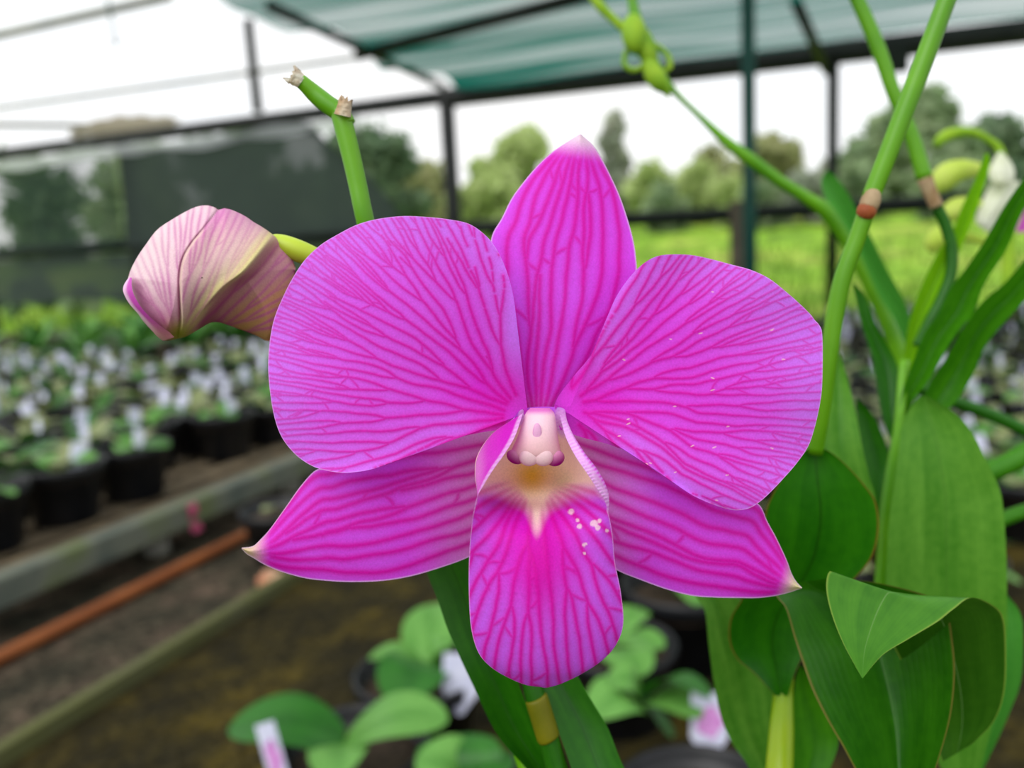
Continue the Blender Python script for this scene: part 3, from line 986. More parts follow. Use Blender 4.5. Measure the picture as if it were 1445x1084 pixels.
# -------- bud
def make_bud():
    out = [(417, 377), (410, 360), (399, 345), (386, 332), (372.6, 322), (359, 314), (346, 305), (328, 296.5), (317, 293.7), (308, 296.2), (304, 293), (293, 289.7), (279.6, 291), (266, 296.5), (244, 309), (222, 324), (206.5, 344), (193, 364), (183, 384), (181, 396), (186, 425), (197, 446), (208, 460), (220, 472), (229, 480), (240, 480.5), (251, 478), (264, 474.5), (284, 462.6), (299, 455), (315, 456.5), (337, 464.5), (359, 472.5), (381, 482), (400, 470), (415, 430), (417, 377)]
    nk, ns = 420, 170
    O = spline(out, nk)
    B = np.array((285.0, 392.0))
    s = np.sin(np.linspace(0.01, math.pi / 2, ns))
    px = B[0] + s[:, None] * (O[None, :, 0] - B[0])
    py = B[1] + s[:, None] * (O[None, :, 1] - B[1])
    ss = s[:, None] + 0 * px
    edge = seg_dist(px, py, O[::5])
    bulge = np.sqrt(np.clip(1 - (1 - np.clip(edge / 78, 0, 1)) ** 2, 0, 1))
    ridge = [(392, 326), (376, 344), (345, 382), (315, 406), (290, 436), (268, 472)]
    seam = [(309, 295), (288, 322), (270, 344), (258, 366), (253.5, 392), (254, 425), (255, 455), (251, 476)]
    rd, sd = seg_dist(px, py, spline(ridge, 40)), seg_dist(px, py, spline(seam, 50))
    ry = spline(ridge, 60)
    xr = np.interp(py, ry[:, 1], ry[:, 0])
    sy = spline(seam, 60)
    xs = np.interp(py, sy[:, 1], sy[:, 0])
    chin = sstep(px - xr, -4, 26)
    d = D0 + 0.012 - 0.0105 * bulge + 0.0052 * chin * bulge ** 0.5 - 0.0006 * np.exp(-(rd / 7) ** 2) + 0.0005 * np.exp(-(sd / 2.2) ** 2)
    d = d - 0.0006 * sstep(px - xs, -1, 3) * sstep(sd, 30, 0)
    # veins run up from the pointed end
    T = np.array((250.0, 484.0))
    cv = Canvas(165, 280, 425, 490, 2.0)
    def mapf(av, t):
        th = math.radians(-150) + np.asarray(av) * math.radians(150)
        th = th - 0.55 * (t - 0.3) * np.clip(np.asarray(av) - 0.45, 0, 1)
        r = 14 + 200 * t
        return np.stack([T[0] + r * np.cos(th), T[1] + r * np.sin(th)], -1)
    grow_veins(cv, mapf, 10, 0, 1, 0.03, 1.0, 0.9 / 200, lambda t: 13.0, 3.0, np.random.default_rng(4), lambda t: 2.6 - 0.6 * t, lambda t: 0.0015, wig=0.14)
    V = cv.get(px, py)
    n = wob(px, py, 22, 6)
    z = px[..., None] * 0
    left = mixc(lin((230, 204, 210)) + z, lin((206, 138, 176)), sstep(py, 380, 470) * 0.7 + sstep(sd, 45, 0) * 0.35 + 0.12 * n)
    right = mixc(lin((214, 180, 180)) + z, lin((208, 192, 150)), sstep(rd, 38, 4) * 0.8)
    right = mixc(right, lin((204, 120, 180)), sstep(py, 350, 296) * 0.55 + sstep(sd, 22, 3) * 0.25)
    c = np.where((px < xs)[..., None], left, right)
    chn = mixc(lin((190, 140, 144)) + z, lin((184, 144, 92)), sstep((py - 395) * 0.9 + (px - 340) * 0.5, 10, 50) * sstep(px, 300, 340))
    chn = mixc(chn, lin((216, 186, 156)), sstep(px + (340 - py) * 0.4, 385, 420) * 0.7)
    chn = mixc(chn, lin((150, 76, 96)), sstep(px, 318, 280) * sstep(py, 425, 455) * 0.85)
    c = mixc(c, chn, sstep(px - xr, -2, 10))
    rid = np.exp(-((px - xr + 6) / 9) ** 2)
    c = mixc(c, lin((200, 192, 122)), rid * 0.75)
    c = mixc(c, lin((176, 60, 150)), V * (0.42 + 0.42 * sstep(sd, 70, 5) + 0.40 * chin) * (0.75 + 0.25 * n))
    c = mixc(c, lin((232, 206, 190)), np.exp(-((px - xs - 1.5) / 2.0) ** 2) * sstep(py, 318, 335) * 0.75)
    c = mixc(c, lin((130, 60, 100)), np.exp(-((px - xs + 1.6) / 1.3) ** 2) * 0.55)
    c = mixc(c, lin((176, 190, 66)), np.exp(-(((px - 252) / 20) ** 2 + ((py - 472) / 18) ** 2)) * 1.0)
    back = D0 + 0.012 + 0.006 * bulge
    front = PV(px, py, d).reshape(-1, 3)
    # the far side, coarser
    bs = slice(None, None, 6)
    bk = PV(px[bs][:, ::3], py[bs][:, ::3], back[bs][:, ::3])
    nb = bk.shape[:2]
    o = mesh('flower_bud', front, grid_faces(ns, nk), M['bud'], orchid, col=c.reshape(-1, 3))
    tag(o, 'pale cream and pink closed bud with mauve veins')
    o2 = mesh('bud_back', bk.reshape(-1, 3), grid_faces(*nb), M['bud'], o, col=(lin((216, 180, 180)) + np.zeros((nb[0] * nb[1], 3))))
    # the sliver of petal at the lower left
    Lp = spline([(182, 391), (175, 402), (174, 412), (182, 428), (196, 444), (208, 458), (220, 473), (230, 481)], 60)
    Rp = spline([(186, 392), (186, 404), (189, 416), (198, 432), (210, 446), (224, 458), (238, 468), (246, 476)], 60)
    f = np.linspace(0, 1, 24)[None, :, None]
    Q = Lp[:, None] * (1 - f) + Rp[:, None] * f
    ff = f[..., 0] + 0 * Q[..., 0]
    dd = D0 + 0.0085 - 0.0045 * ff - 0.002 * np.sin(np.linspace(0, 3.1, 60))[:, None]
    cc = mixc(lin((236, 190, 226)) + 0 * Q[..., :1], lin((200, 70, 186)), sstep(ff, 0.12, 0.55))
    cc = mixc(cc, lin((190, 130, 120)), sstep(Q[..., 1], 440, 476) * 0.8)
    mesh('bud_petal', PV(Q[..., 0], Q[..., 1], dd).reshape(-1, 3), grid_faces(60, 24), M['bud'], o, col=cc.reshape(-1, 3))


make_bud()


# -------- leaves given by their two edges, base to tip
def leaf(name, left, right, depths, mat, parent, fold=0.0, nt=60, na=21, curl=0.0, label=None):
    Lp, Rp = spline(left, nt), spline(right, nt)
    a = np.linspace(-1, 1, na)
    f = (a * 0.5 + 0.5)[None, :, None]
    Q = Lp[:, None] * (1 - f) + Rp[:, None] * f
    dep = np.array(depths, float)
    if dep.ndim == 1: dep = np.stack([dep, dep], -1)
    D = spline(np.c_[np.arange(len(dep)), np.zeros(len(dep)), dep], nt)[:, 2:] if len(dep) > 2 else np.linspace(dep[0], dep[1], nt)
    Dd = D[:, :1] * (1 - f[..., 0]) + D[:, 1:] * f[..., 0]
    env = np.sin(np.linspace(0.12, 0.97, nt) * math.pi)[:, None] ** 0.6
    Dd = Dd + fold * (1 - np.abs(a)[None, :] ** 1.3) * env + curl * (a[None, :] ** 2) * env
    uv = np.stack([np.tile((a * 0.5 + 0.5), nt), np.repeat(np.linspace(0, 1, nt), na)], -1)
    o = mesh(name, PV(Q[..., 0], Q[..., 1], Dd).reshape(-1, 3), grid_faces(nt, na), mat, parent, uv=uv)
    if label: tag(o, label)
    return o


# the magenta orchid's own leaves below the flower
leaf('leaf', [(800, 1150), (742, 1084), (700, 1034), (666, 964), (649, 928), (632, 889), (618, 848), (603, 810), (600, 790)], [(830, 1150), (782, 1084), (753, 1019), (732, 966), (715, 920), (700, 870), (688, 830), (672, 790), (660, 770)], [0.160, 0.158, 0.156, 0.156], M['leaf_dark'], orchid, fold=0.003)
leaf('leaf', [(825, 1150), (806, 1084), (788, 1033), (764, 975), (745, 930), (730, 890)], [(920, 1150), (881, 1084), (858, 1028), (838, 994), (819, 961), (790, 905)], [0.150, 0.153, 0.156, 0.158], M['leaf_dark'], orchid, fold=0.002)
ptube('cane', [(744, 940, 0.1545, 12), (756, 985, 0.1545, 15), (771, 1030, 0.1545, 15), (786, 1084, 0.1545, 16), (810, 1160, 0.1545, 18)], M['leaf_dark'], orchid)
ptube('node_sheath', [(756, 984, 0.1541, 14.5), (757.5, 988, 0.1541, 16.6), (765, 1012, 0.1541, 16.8), (773, 1038, 0.1541, 16.8), (775, 1043, 0.1541, 15)], M['sheath_yellow'], orchid)


def cane_to_pot(plant, top, d, r, floor_xy, mat, name='cane'):
    """a cane that drops from the picture's lower edge into its pot"""
    p0 = np.array(P(*top, d))
    p3 = np.array([floor_xy[0], floor_xy[1], 0.10])
    q = spline([p0, p0 * 0.7 + p3 * 0.3 + (0, 0, -0.03), p0 * 0.3 + p3 * 0.7 + (0, 0, -0.03), p3], 24)
    rr = np.linspace(r * d / FPX, 0.006, 24)
    return tube(name, q, rr, mat, plant)


def lathe_geo(prof, seg=28):
    a = np.linspace(0, 2 * math.pi, seg, endpoint=False)
    V = np.array([(r * math.cos(t), r * math.sin(t), z) for r, z in prof for t in a])
    return V, grid_faces(len(prof), seg, True)


POT_PROFILE = [(0.004, 0.0), (0.055, 0.0), (0.058, 0.003), (0.074, 0.092), (0.080, 0.093), (0.082, 0.096), (0.082, 0.108), (0.080, 0.111), (0.077, 0.110), (0.075, 0.105), (0.070, 0.085), (0.003, 0.084)]
SOIL_PROFILE = [(0.073, 0.083), (0.071, 0.0875), (0.05, 0.091), (0.03, 0.0885), (0.012, 0.092), (0.002, 0.0925)]


def add_pot(plant, xy, s=1.0):
    V, Fa = lathe_geo(POT_PROFILE)
    mesh('pot', V * s + (xy[0], xy[1], 0.0), Fa, M['pot'], plant)
    V, Fa = lathe_geo(SOIL_PROFILE)
    mesh('potting_mix', V * s + (xy[0], xy[1], 0.0), Fa, M['mix'], plant)


b1 = P(800, 1180, SD + 0.013)
add_pot(orchid, (b1[0], b1[1] - 0.02))
cane_to_pot(orchid, (806, 1150), 0.1545, 18, (b1[0], b1[1] - 0.02), M['cane_dark'])

# ------------------------------------------------------------------ the plant at the right
rp = empty('orchid_plant', P(1230, 1100, 0.2))
tag(rp, 'leafy orchid with tall canes and broad green leaves right of the magenta flower', 'orchid')

# canes and stalks
ptube('cane', [(1150, 640, 0.172, 11), (1160, 580, 0.17, 11.5), (1170, 505, 0.168, 12), (1178, 445, 0.167, 12.5), (1190, 390, 0.166, 12.5), (1209, 338, 0.165, 12), (1224, 294, 0.164, 12)], M['cane_dark'], rp)
ptube('cane', [(1228, 280, 0.164, 12.5), (1250, 225, 0.163, 13), (1275, 160, 0.162, 13.5), (1305, 82, 0.161, 13.5), (1336, 0, 0.160, 13), (1360, -60, 0.160, 13)], M['cane_dark'], rp)
ptube('node_sheath', [(1224.5, 294, 0.1634, 12.6), (1227, 288, 0.1634, 13.4), (1229.5, 281, 0.1634, 13.2), (1232.5, 272, 0.1632, 10.5), (1234, 268, 0.1632, 7)], M['sheath'], rp, n=14)
ptube('node_ring', [(1220.5, 303, 0.1638, 12.4), (1222.5, 298.5, 0.1634, 13.6), (1224.5, 294, 0.1636, 12.8)], M['ring'], rp, n=8)
ptube('thin_cane', [(1195, -30, 0.235, 9), (1210, 0, 0.235, 9.5), (1230, 45, 0.235, 10), (1246, 86, 0.235, 10), (1260, 128, 0.235, 9.5), (1286, 190, 0.235, 10), (1305, 252, 0.235, 11)], M['cane_dark'], rp)
ptube('node_sheath', [(1305, 252, 0.234, 11), (1312, 270, 0.234, 9.5), (1322, 292, 0.234, 9)], M['sheath'], rp, n=16)
ptube('thin_cane', [(1322, 292, 0.235, 8), (1335, 320, 0.235, 8), (1343, 355, 0.235, 8), (1341, 390, 0.235, 8), (1328, 425, 0.235, 9), (1314, 452, 0.235, 9), (1296, 490, 0.236, 9)], M['leaf_dark'], rp)
# the arching spike that carries the small green buds at the top
sp = ptube('bud_spike', [(1275, 520, 0.30, 11), (1262, 480, 0.30, 11), (1245, 440, 0.30, 10), (1212, 370, 0.30, 10), (1190, 332, 0.30, 10), (1165, 298, 0.30, 11), (1139, 280, 0.30, 9), (1101, 256, 0.30, 8.5), (1063, 228, 0.30, 9), (1024, 199, 0.30, 7), (985, 162, 0.30, 4), (960, 138, 0.30, 4), (940, 116, 0.30, 6), (922, 92, 0.30, 10), (906, 62, 0.30, 13), (898, 30, 0.30, 9), (892, 0, 0.30, 7), (888, -30, 0.30, 6)], M['cane_dark'], rp, n=140)
ptube('bud_stem', [(894, 48, 0.30, 5), (880, 40, 0.30, 6), (862, 24, 0.30, 6), (848, 10, 0.30, 7), (835, -6, 0.30, 6), (822, -25, 0.30, 5)], M['bud_green'], rp)
ell('bud', 895, 48, 0.296, 18, 29, 0.005, M['bud_green'], rp, rot=-6)
ell('bud', 909, 62, 0.298, 15, 34, 0.004, M['bud_green'], rp, rot=-24)
ptube('bract', [(914, 84, 0.297, 8), (921, 102, 0.297, 13), (930, 116, 0.297, 13), (939, 126, 0.297, 8), (944, 137, 0.297, 2)], M['bud_green'], rp, n=20)
for pts in ([(890, 62, 0.298, 4), (882, 78, 0.298, 4), (882, 92, 0.298, 4), (893, 99, 0.298, 4), (905, 95, 0.298, 4), (910, 86, 0.298, 3)], [(918, 60, 0.302, 4), (934, 70, 0.302, 4), (944, 82, 0.302, 4), (945, 95, 0.302, 4), (936, 101, 0.302, 3)]):
    ptube('tendril', pts, M['bud_green'], rp, seg=8)
# spike with pale flowers at the far right
ptube('bud_stem', [(1420, 420, 0.33, 8), (1424, 340, 0.33, 8), (1420, 270, 0.33, 7), (1412, 215, 0.33, 6), (1396, 198, 0.33, 5), (1372, 187, 0.33, 6), (1345, 188, 0.33, 8), (1328, 196, 0.33, 8), (1321, 206, 0.33, 5)], M['bud_green'], rp)
ptube('bud', [(1420, 244, 0.33, 6), (1385, 240, 0.328, 9), (1356, 240, 0.327, 15), (1336, 248, 0.326, 18), (1324, 262, 0.326, 14), (1320, 272, 0.326, 5)], M['bud_far'], rp)
ptube('bud', [(1420, 300, 0.33, 4), (1375, 288, 0.328, 8), (1352, 292, 0.327, 14), (1340, 303, 0.327, 14), (1334, 314, 0.327, 6)], M['bud_far'], rp)
ptube('bud', [(1400, 345, 0.332, 4), (1350, 330, 0.332, 8), (1328, 332, 0.332, 14), (1318, 344, 0.332, 13), (1316, 356, 0.332, 5)], M['bud_far'], rp)
leaf('white_flower_petal', [(1410, 214), (1402, 226), (1396, 243), (1399, 256), (1412, 262)], [(1414, 214), (1426, 228), (1432, 244), (1428, 256), (1414, 262)], [0.328, 0.324, 0.322], M['white_petal'], rp, fold=-0.004)
leaf('white_flower_petal', [(1404, 252), (1390, 275), (1380, 298), (1378, 315), (1392, 328)], [(1440, 256), (1432, 280), (1420, 302), (1408, 320), (1394, 329)], [0.330, 0.327, 0.328], M['white_petal'], rp, fold=-0.004)
leaf('purple_flower_petal', [(1460, 280), (1446, 298), (1436, 318), (1434, 326)], [(1480, 290), (1466, 312), (1452, 326), (1436, 328)], [0.33, 0.33, 0.33], M['mauve_petal'], rp)

# blades that lean out at the back
leaf('leaf', [(1287, 520), (1266, 459), (1239, 415), (1211, 354), (1183, 304), (1164, 279), (1159, 256), (1166, 240)], [(1290, 520), (1287, 462), (1275, 423), (1253, 382), (1225, 326), (1200, 279), (1181, 251), (1168, 240)], [0.29, 0.285, 0.28], M['leaf_back'], rp, fold=0.004)
leaf('leaf', [(1270, 530), (1283, 454), (1300, 404), (1322, 359), (1344, 326), (1358, 290), (1377, 251), (1389, 218)], [(1284, 530), (1308, 454), (1330, 409), (1352, 360), (1372, 312), (1391, 254), (1397, 226), (1394, 215)], [0.24, 0.235, 0.23], M['leaf_yellow'], rp, fold=0.003)
leaf('leaf', [(1266, 590), (1274, 552), (1287, 514), (1305, 468), (1322, 448), (1340, 409), (1362, 380), (1389, 340), (1416, 293), (1445, 251), (1475, 210)], [(1280, 590), (1290, 562), (1311, 537), (1336, 493), (1358, 460), (1372, 445), (1391, 398), (1419, 354), (1445, 295), (1470, 262), (1490, 220)], [0.215, 0.21, 0.205, 0.20], M['leaf_mid'], rp, fold=0.004)
leaf('leaf', [(1300, 580), (1311, 543), (1335, 505), (1358, 465), (1386, 426), (1416, 401), (1445, 368), (1480, 330)], [(1325, 590), (1345, 571), (1360, 552), (1377, 521), (1391, 488), (1415, 458), (1445, 425), (1490, 370)], [0.225, 0.22, 0.215, 0.21], M['leaf_mid'], rp, fold=0.004)
leaf('leaf', [(1264, 640), (1244, 585), (1233, 515), (1217, 460), (1207, 420), (1204, 400)], [(1268, 640), (1271, 571), (1266, 515), (1237, 460), (1222, 420), (1206, 400)], [0.22, 0.225, 0.23], M['leaf_dark'], rp, fold=0.002)
leaf('leaf', [(1240, 740), (1226, 690), (1215, 640), (1209, 590), (1207, 560)], [(1245, 740), (1250, 700), (1256, 650), (1237, 594), (1210, 562)], [0.235, 0.235, 0.235], M['leaf_dark'], rp, fold=0.002)
leaf('leaf', [(1190, 760), (1170, 700), (1156, 640), (1160, 590), (1167, 557), (1174, 524), (1182, 499)], [(1240, 740), (1234, 697), (1226, 670), (1217, 632), (1208, 585), (1196, 535), (1185, 499)], [0.205, 0.205, 0.21], M['leaf_pale'], rp, fold=0.003)
ptube('cane', [(1240, 860, 0.215, 9), (1246, 790, 0.215, 9), (1251, 720, 0.215, 9), (1259, 660, 0.215, 8), (1267, 610, 0.215, 7), (1272, 560, 0.216, 7), (1276, 510, 0.22, 7)], M['cane_dark'], rp)
# big upright leaf
leaf('leaf', [(1335, 1100), (1290, 1000), (1262, 920), (1251, 840), (1252, 780), (1255, 735), (1262, 690), (1268, 640), (1272, 604), (1283, 577), (1300, 559)], [(1380, 1100), (1405, 1000), (1420, 900), (1421, 840), (1420, 780), (1414, 704), (1402, 670), (1388, 642), (1372, 611), (1350, 585), (1310, 559)], [0.20, 0.195, 0.19, 0.188, 0.19], M['leaf_pale'], rp, fold=0.006, label='broad pale green leaf standing upright')
leaf('leaf', [(1360, 1110), (1385, 1040), (1400, 980), (1408, 920), (1410, 870), (1412, 835)], [(1375, 1110), (1405, 1050), (1425, 1005), (1441, 960), (1444, 905), (1440, 866), (1420, 838)], [0.215, 0.21, 0.205, 0.205], M['leaf_back'], rp, fold=0.002)
# leaf behind the flower's right edge
leaf('leaf', [(1094, 982), (1064, 950), (1041, 931), (1029, 905), (1031, 872), (1046, 846), (1062, 800), (1074, 750), (1084, 710), (1108, 668), (1143, 629)], [(1112, 982), (1122, 950), (1136, 920), (1152, 880), (1180, 838), (1207, 816), (1231, 785), (1240, 745), (1236, 709), (1222, 687), (1195, 657), (1170, 637), (1150, 629)], [0.182, 0.18, 0.176, 0.172, 0.172], M['leaf_rim'], rp, fold=0.003)
leaf('leaf', [(1066, 1110), (1055, 1080), (1034, 1050), (1018, 1014), (1007, 961), (1000, 908), (995, 864), (982, 842), (978, 820)], [(1110, 1110), (1098, 1060), (1092, 1000), (1088, 960), (1078, 920), (1060, 880), (1045, 850), (1020, 815), (990, 800)], [0.195, 0.192, 0.19, 0.19], M['leaf_pale'], rp, fold=0.003)
ptube('cane', [(1110, 900, 0.188, 12), (1108, 930, 0.187, 13), (1106, 955, 0.186, 14), (1105, 985, 0.185, 14), (1103, 1030, 0.181, 17), (1100, 1084, 0.177, 19), (1097, 1140, 0.175, 20)], M['cane'], rp)
leaf('leaf', [(1112, 1120), (1116, 1060), (1118, 1010), (1122, 965), (1128, 940)], [(1160, 1110), (1182, 1055), (1176, 1020), (1158, 985), (1132, 940)], [0.185, 0.185, 0.185], M['leaf_mid'], rp, fold=0.002)
# channelled leaf in front, and the leaf whose tip folds over it
leaf('leaf', [(1240, 1140), (1206, 1084), (1189, 1053), (1169, 1019), (1147, 975), (1131, 931), (1121, 900), (1109, 859), (1096, 842), (1094, 826)], [(1300, 1140), (1322, 1080), (1339, 1022), (1346, 978), (1347.5, 939), (1344, 900), (1338, 868), (1320, 845), (1250, 825), (1180, 815)], [0.150, 0.150, 0.152, 0.155, 0.158], M['leaf_trough'], rp, fold=0.010, na=41, label='channelled green leaf with a brown margin')
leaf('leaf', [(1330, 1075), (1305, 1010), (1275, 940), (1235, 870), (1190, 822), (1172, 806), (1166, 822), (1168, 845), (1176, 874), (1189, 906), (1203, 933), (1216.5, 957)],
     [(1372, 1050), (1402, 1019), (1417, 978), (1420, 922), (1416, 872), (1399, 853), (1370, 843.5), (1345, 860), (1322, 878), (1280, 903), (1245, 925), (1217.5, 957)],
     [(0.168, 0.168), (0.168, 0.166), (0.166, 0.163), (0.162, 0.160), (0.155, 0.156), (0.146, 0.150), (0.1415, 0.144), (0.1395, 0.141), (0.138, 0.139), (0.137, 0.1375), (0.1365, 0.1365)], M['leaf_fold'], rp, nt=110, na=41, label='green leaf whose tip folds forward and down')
# stems at the right edge
ptube('leaf_stem', [(1290, 545, 0.26, 8), (1347, 567, 0.26, 9), (1395, 584, 0.26, 9), (1445, 607, 0.26, 9), (1480, 624, 0.26, 9)], M['leaf_dark'], rp)
ptube('leaf_stem', [(1340, 690, 0.255, 12), (1397, 666, 0.255, 14), (1420, 656, 0.255, 15), (1450, 640, 0.255, 16), (1480, 622, 0.255, 15)], M['leaf_mid'], rp)
ptube('leaf_stem', [(1380, 748, 0.262, 10), (1419, 731, 0.262, 10), (1445, 722, 0.262, 10), (1480, 712, 0.262, 9)], M['leaf_mid'], rp)

b2 = P(1180, 1200, 0.2)
add_pot(rp, (b2[0] - 0.012, b2[1] - 0.03), 1.0)
cane_to_pot(rp, (1097, 1135), 0.175, 20, (b2[0] - 0.03, b2[1] - 0.03), M['cane'])
cane_to_pot(rp, (1240, 850), 0.215, 10, (b2[0] + 0.01, b2[1] - 0.01), M['cane'])
cane_to_pot(rp, (1350, 1095), 0.19, 16, (b2[0], b2[1] - 0.04), M['cane'])
cane_to_pot(rp, (1265, 1130), 0.151, 16, (b2[0] - 0.01, b2[1] - 0.05), M['cane_dark'])


# ------------------------------------------------------------------ potted seedlings
def world_leaf(base, tip, width, arch=0.012, roll=0.0, nl=18, na=9, fold=0.08, blunt=0.8):
    base, tip = np.array(base, float), np.array(tip, float)
    d = tip - base
    ln = np.linalg.norm(d)
    d /= ln
    side = np.cross(d, ZU)
    side /= np.linalg.norm(side) + 1e-9
    up = np.cross(side, d)
    side, up = side * math.cos(roll) + up * math.sin(roll), up * math.cos(roll) - side * math.sin(roll)
    t = np.linspace(0, 1, nl)
    w = width * 0.5 * np.clip(1 - (2 * np.clip(0.03 + 0.97 * t, 0, 1) ** 0.9 - 1) ** 2, 0.004, 1) ** 0.48
    a = np.linspace(-1, 1, na)
    V = base + d * (ln * t)[:, None, None] + up * (arch * np.sin(math.pi * t) + 0)[:, None, None] + side * (w[:, None] * a)[..., None] + up * (fold * np.abs(a)[None, :] ** 1.4 * w[:, None])[..., None]
    uv = np.stack([np.tile(a * 0.5 + 0.5, nl), np.repeat(t, na)], -1)
    return V.reshape(-1, 3), grid_faces(nl, na), uv


def tag_mesh(w=0.022, h=0.085, pic=False):
    v, f = box_geo((-w / 2, -0.0004, 0), (w / 2, 0.0004, h))
    v, f = list(v), list(f)
    v[0], v[1], v[2], v[3] = (-0.003, -0.0004, -0.02), (0.003, -0.0004, -0.02), (0.003, 0.0004, -0.02), (-0.003, 0.0004, -0.02)
    n = len(v)
    v += [(-w / 2, -0.0004, 0.008), (w / 2, -0.0004, 0.008), (w / 2, 0.0004, 0.008), (-w / 2, 0.0004, 0.008)]
    f = [[3, 2, 1, 0], [4, 5, 6, 7], [0, 1, 9, 8], [1, 2, 10, 9], [2, 3, 11, 10], [3, 0, 8, 11], [8, 9, 5, 4], [9, 10, 6, 5], [10, 11, 7, 6], [11, 8, 4, 7]]
    me = bpy.data.meshes.new('plant_tag')
    if pic:
        m = len(v)
        for side in (-1, 1):
            c = len(v)
            v.append((0.0, side * 0.0006, h * 0.45))
            for k in range(16):
                t = k / 16 * 2 * math.pi
                rr = 0.36 * (1 + 0.12 * math.cos(5 * t))
                v.append((w * rr * math.cos(t), side * 0.0006, h * 0.45 + h * 0.30 * (1 + 0.12 * math.cos(5 * t)) * math.sin(t)))
            for k in range(16):
                q = [c, c + 1 + k, c + 1 + (k + 1) % 16]
                f.append(q if side < 0 else q[::-1])
        me.from_pydata(v, [], f)
        me.materials.append(M['tagw'])
        me.materials.append(M['picture'])
        for p in me.polygons:
            if p.index >= 10: p.material_index = 1
    else:
        me.from_pydata(v, [], f)
        me.materials.append(M['tagw'])
    return me


TAG_PLAIN = tag_mesh(0.029, 0.066)
TAG_BIG = tag_mesh(0.045, 0.052)
TAG_PIC = tag_mesh(0.038, 0.055, True)
TAG_NARROW = tag_mesh(0.019, 0.066, True)


def seedling(seed, mats, nleaf=5, ln=0.085, wd=0.042, lift=0.5, name='potted_orchid'):
    """a pot with a tuft of broad leaves, base at the origin"""
    r = random.Random(seed)
    root = empty(name)
    add_pot(root, (0, 0))
    for k in range(nleaf):
        az = k / nleaf * 2 * math.pi + r.uniform(-0.4, 0.4)
        l = ln * r.uniform(0.7, 1.25)
        el = lift * r.uniform(0.3, 1.3)
        b = np.array([0.006 * math.cos(az), 0.006 * math.sin(az), 0.092])
        t = b + l * np.array([math.cos(az) * math.cos(el), math.sin(az) * math.cos(el), math.sin(el)])
        V, Fa, uv = world_leaf(b, t, wd * r.uniform(0.75, 1.2), 0.014, r.uniform(-0.4, 0.4))
        mesh('leaf', V, Fa, mats[k % len(mats)], root, uv=uv)
    return root


def copy_tree(o):
    c = o.copy()
    COL.objects.link(c)
    for ch in o.children:
        k = ch.copy()
        COL.objects.link(k)
        k.parent = c
        k.matrix_parent_inverse = Matrix.Identity(4)
    return c


def put_tag(loc, me, label, group=None, lean=(0.1, 0.0), rz=0.0):
    o = bpy.data.objects.new('plant_tag', me)
    COL.objects.link(o)
    o.location = loc
    o.rotation_euler = (lean[0], lean[1], rz)
    return tag(o, label, 'plant tag', group)


FACE = yaw   # tags roughly face the camera


# -------- pots near the lens, on the mossy ground: leaves aimed at where the photo shows them
def near_pot(center_px, leaves, label, cz=0.111, name='potted_orchid', seed=0):
    c = on_z(center_px[0], center_px[1], cz)
    root = empty(name, (c[0], c[1], 0))
    tag(root, label, 'potted orchid')
    add_pot(root, (c[0], c[1]))
    for (bx, by, tx, ty, zb, zt, w, arch, roll, mk) in leaves:
        b, t = on_z(bx, by, zb), on_z(tx, ty, zt)
        V, Fa, uv = world_leaf(b, t, w, arch, roll, nl=28, na=15)
        mesh('leaf', V, Fa, M[mk], root, uv=uv)
    return root, c


p1, c1 = near_pot((590, 945), [(606, 938, 612, 852, 0.11, 0.145, 0.075, 0.012, 0.1, 'leaf_seed'), (600, 938, 520, 930, 0.11, 0.125, 0.055, 0.014, -0.1, 'leaf_seed'), (604, 935, 556, 992, 0.115, 0.125, 0.085, 0.016, 0.2, 'leaf_seed_dark'), (606, 936, 640, 905, 0.11, 0.135, 0.05, 0.012, 0.0, 'leaf_seed')],
               'black pot of small green leaves touching the left side of the dark strap leaf')
p2, c2 = near_pot((498, 1048), [(486, 1046, 322, 1030, 0.12, 0.15, 0.088, 0.018, 0.1, 'leaf_seed_dark'), (486, 1048, 632, 1018, 0.12, 0.15, 0.082, 0.018, -0.1, 'leaf_seed'), (486, 1050, 470, 1100, 0.12, 0.14, 0.06, 0.01, 0.0, 'leaf_seed')],
               'black pot with two broad oval leaves spread left and right, at the lower frame edge')
p3, c3 = near_pot((672, 1128), [(650, 1110, 655, 1036, 0.12, 0.15, 0.085, 0.014, 0.1, 'leaf_seed_dark'), (650, 1112, 590, 1066, 0.12, 0.15, 0.07, 0.014, 0.2, 'leaf_seed'), (655, 1112, 726, 1075, 0.12, 0.14, 0.06, 0.012, 0.0, 'leaf_seed_dark')],
               'orchid cut off by the lower frame edge, left of the dark strap leaf')
p4, c4 = near_pot((868, 905), [(862, 905, 912, 862, 0.11, 0.135, 0.06, 0.014, 0.0, 'leaf_seed'), (862, 912, 936, 915, 0.11, 0.13, 0.06, 0.012, 0.0, 'leaf_seed'), (858, 918, 905, 955, 0.11, 0.13, 0.07, 0.014, 0.0, 'leaf_seed'), (856, 905, 800, 900, 0.11, 0.13, 0.06, 0.012, 0.0, 'leaf_seed')],
               'black pot of pale green leaves directly right of the flower\'s lip')
p5, c5 = near_pot((985, 1118), [(905, 985, 1002, 985, 0.14, 0.16, 0.060, 0.02, 0.3, 'leaf_seed_dark'), (905, 1000, 832, 1010, 0.14, 0.15, 0.07, 0.018, 0.1, 'leaf_seed'), (905, 995, 990, 1012, 0.13, 0.14, 0.06, 0.016, 0.0, 'leaf_seed'), (950, 1040, 905, 975, 0.10, 0.145, 0.02, 0.0, 0.0, 'leaf_seed_dark'), (905, 990, 850, 965, 0.14, 0.16, 0.055, 0.02, 0.1, 'leaf_seed')],
               'black pot with glossy leaves and a picture tag at the lower frame edge')
t = on_z(1000, 1052, 0.105)
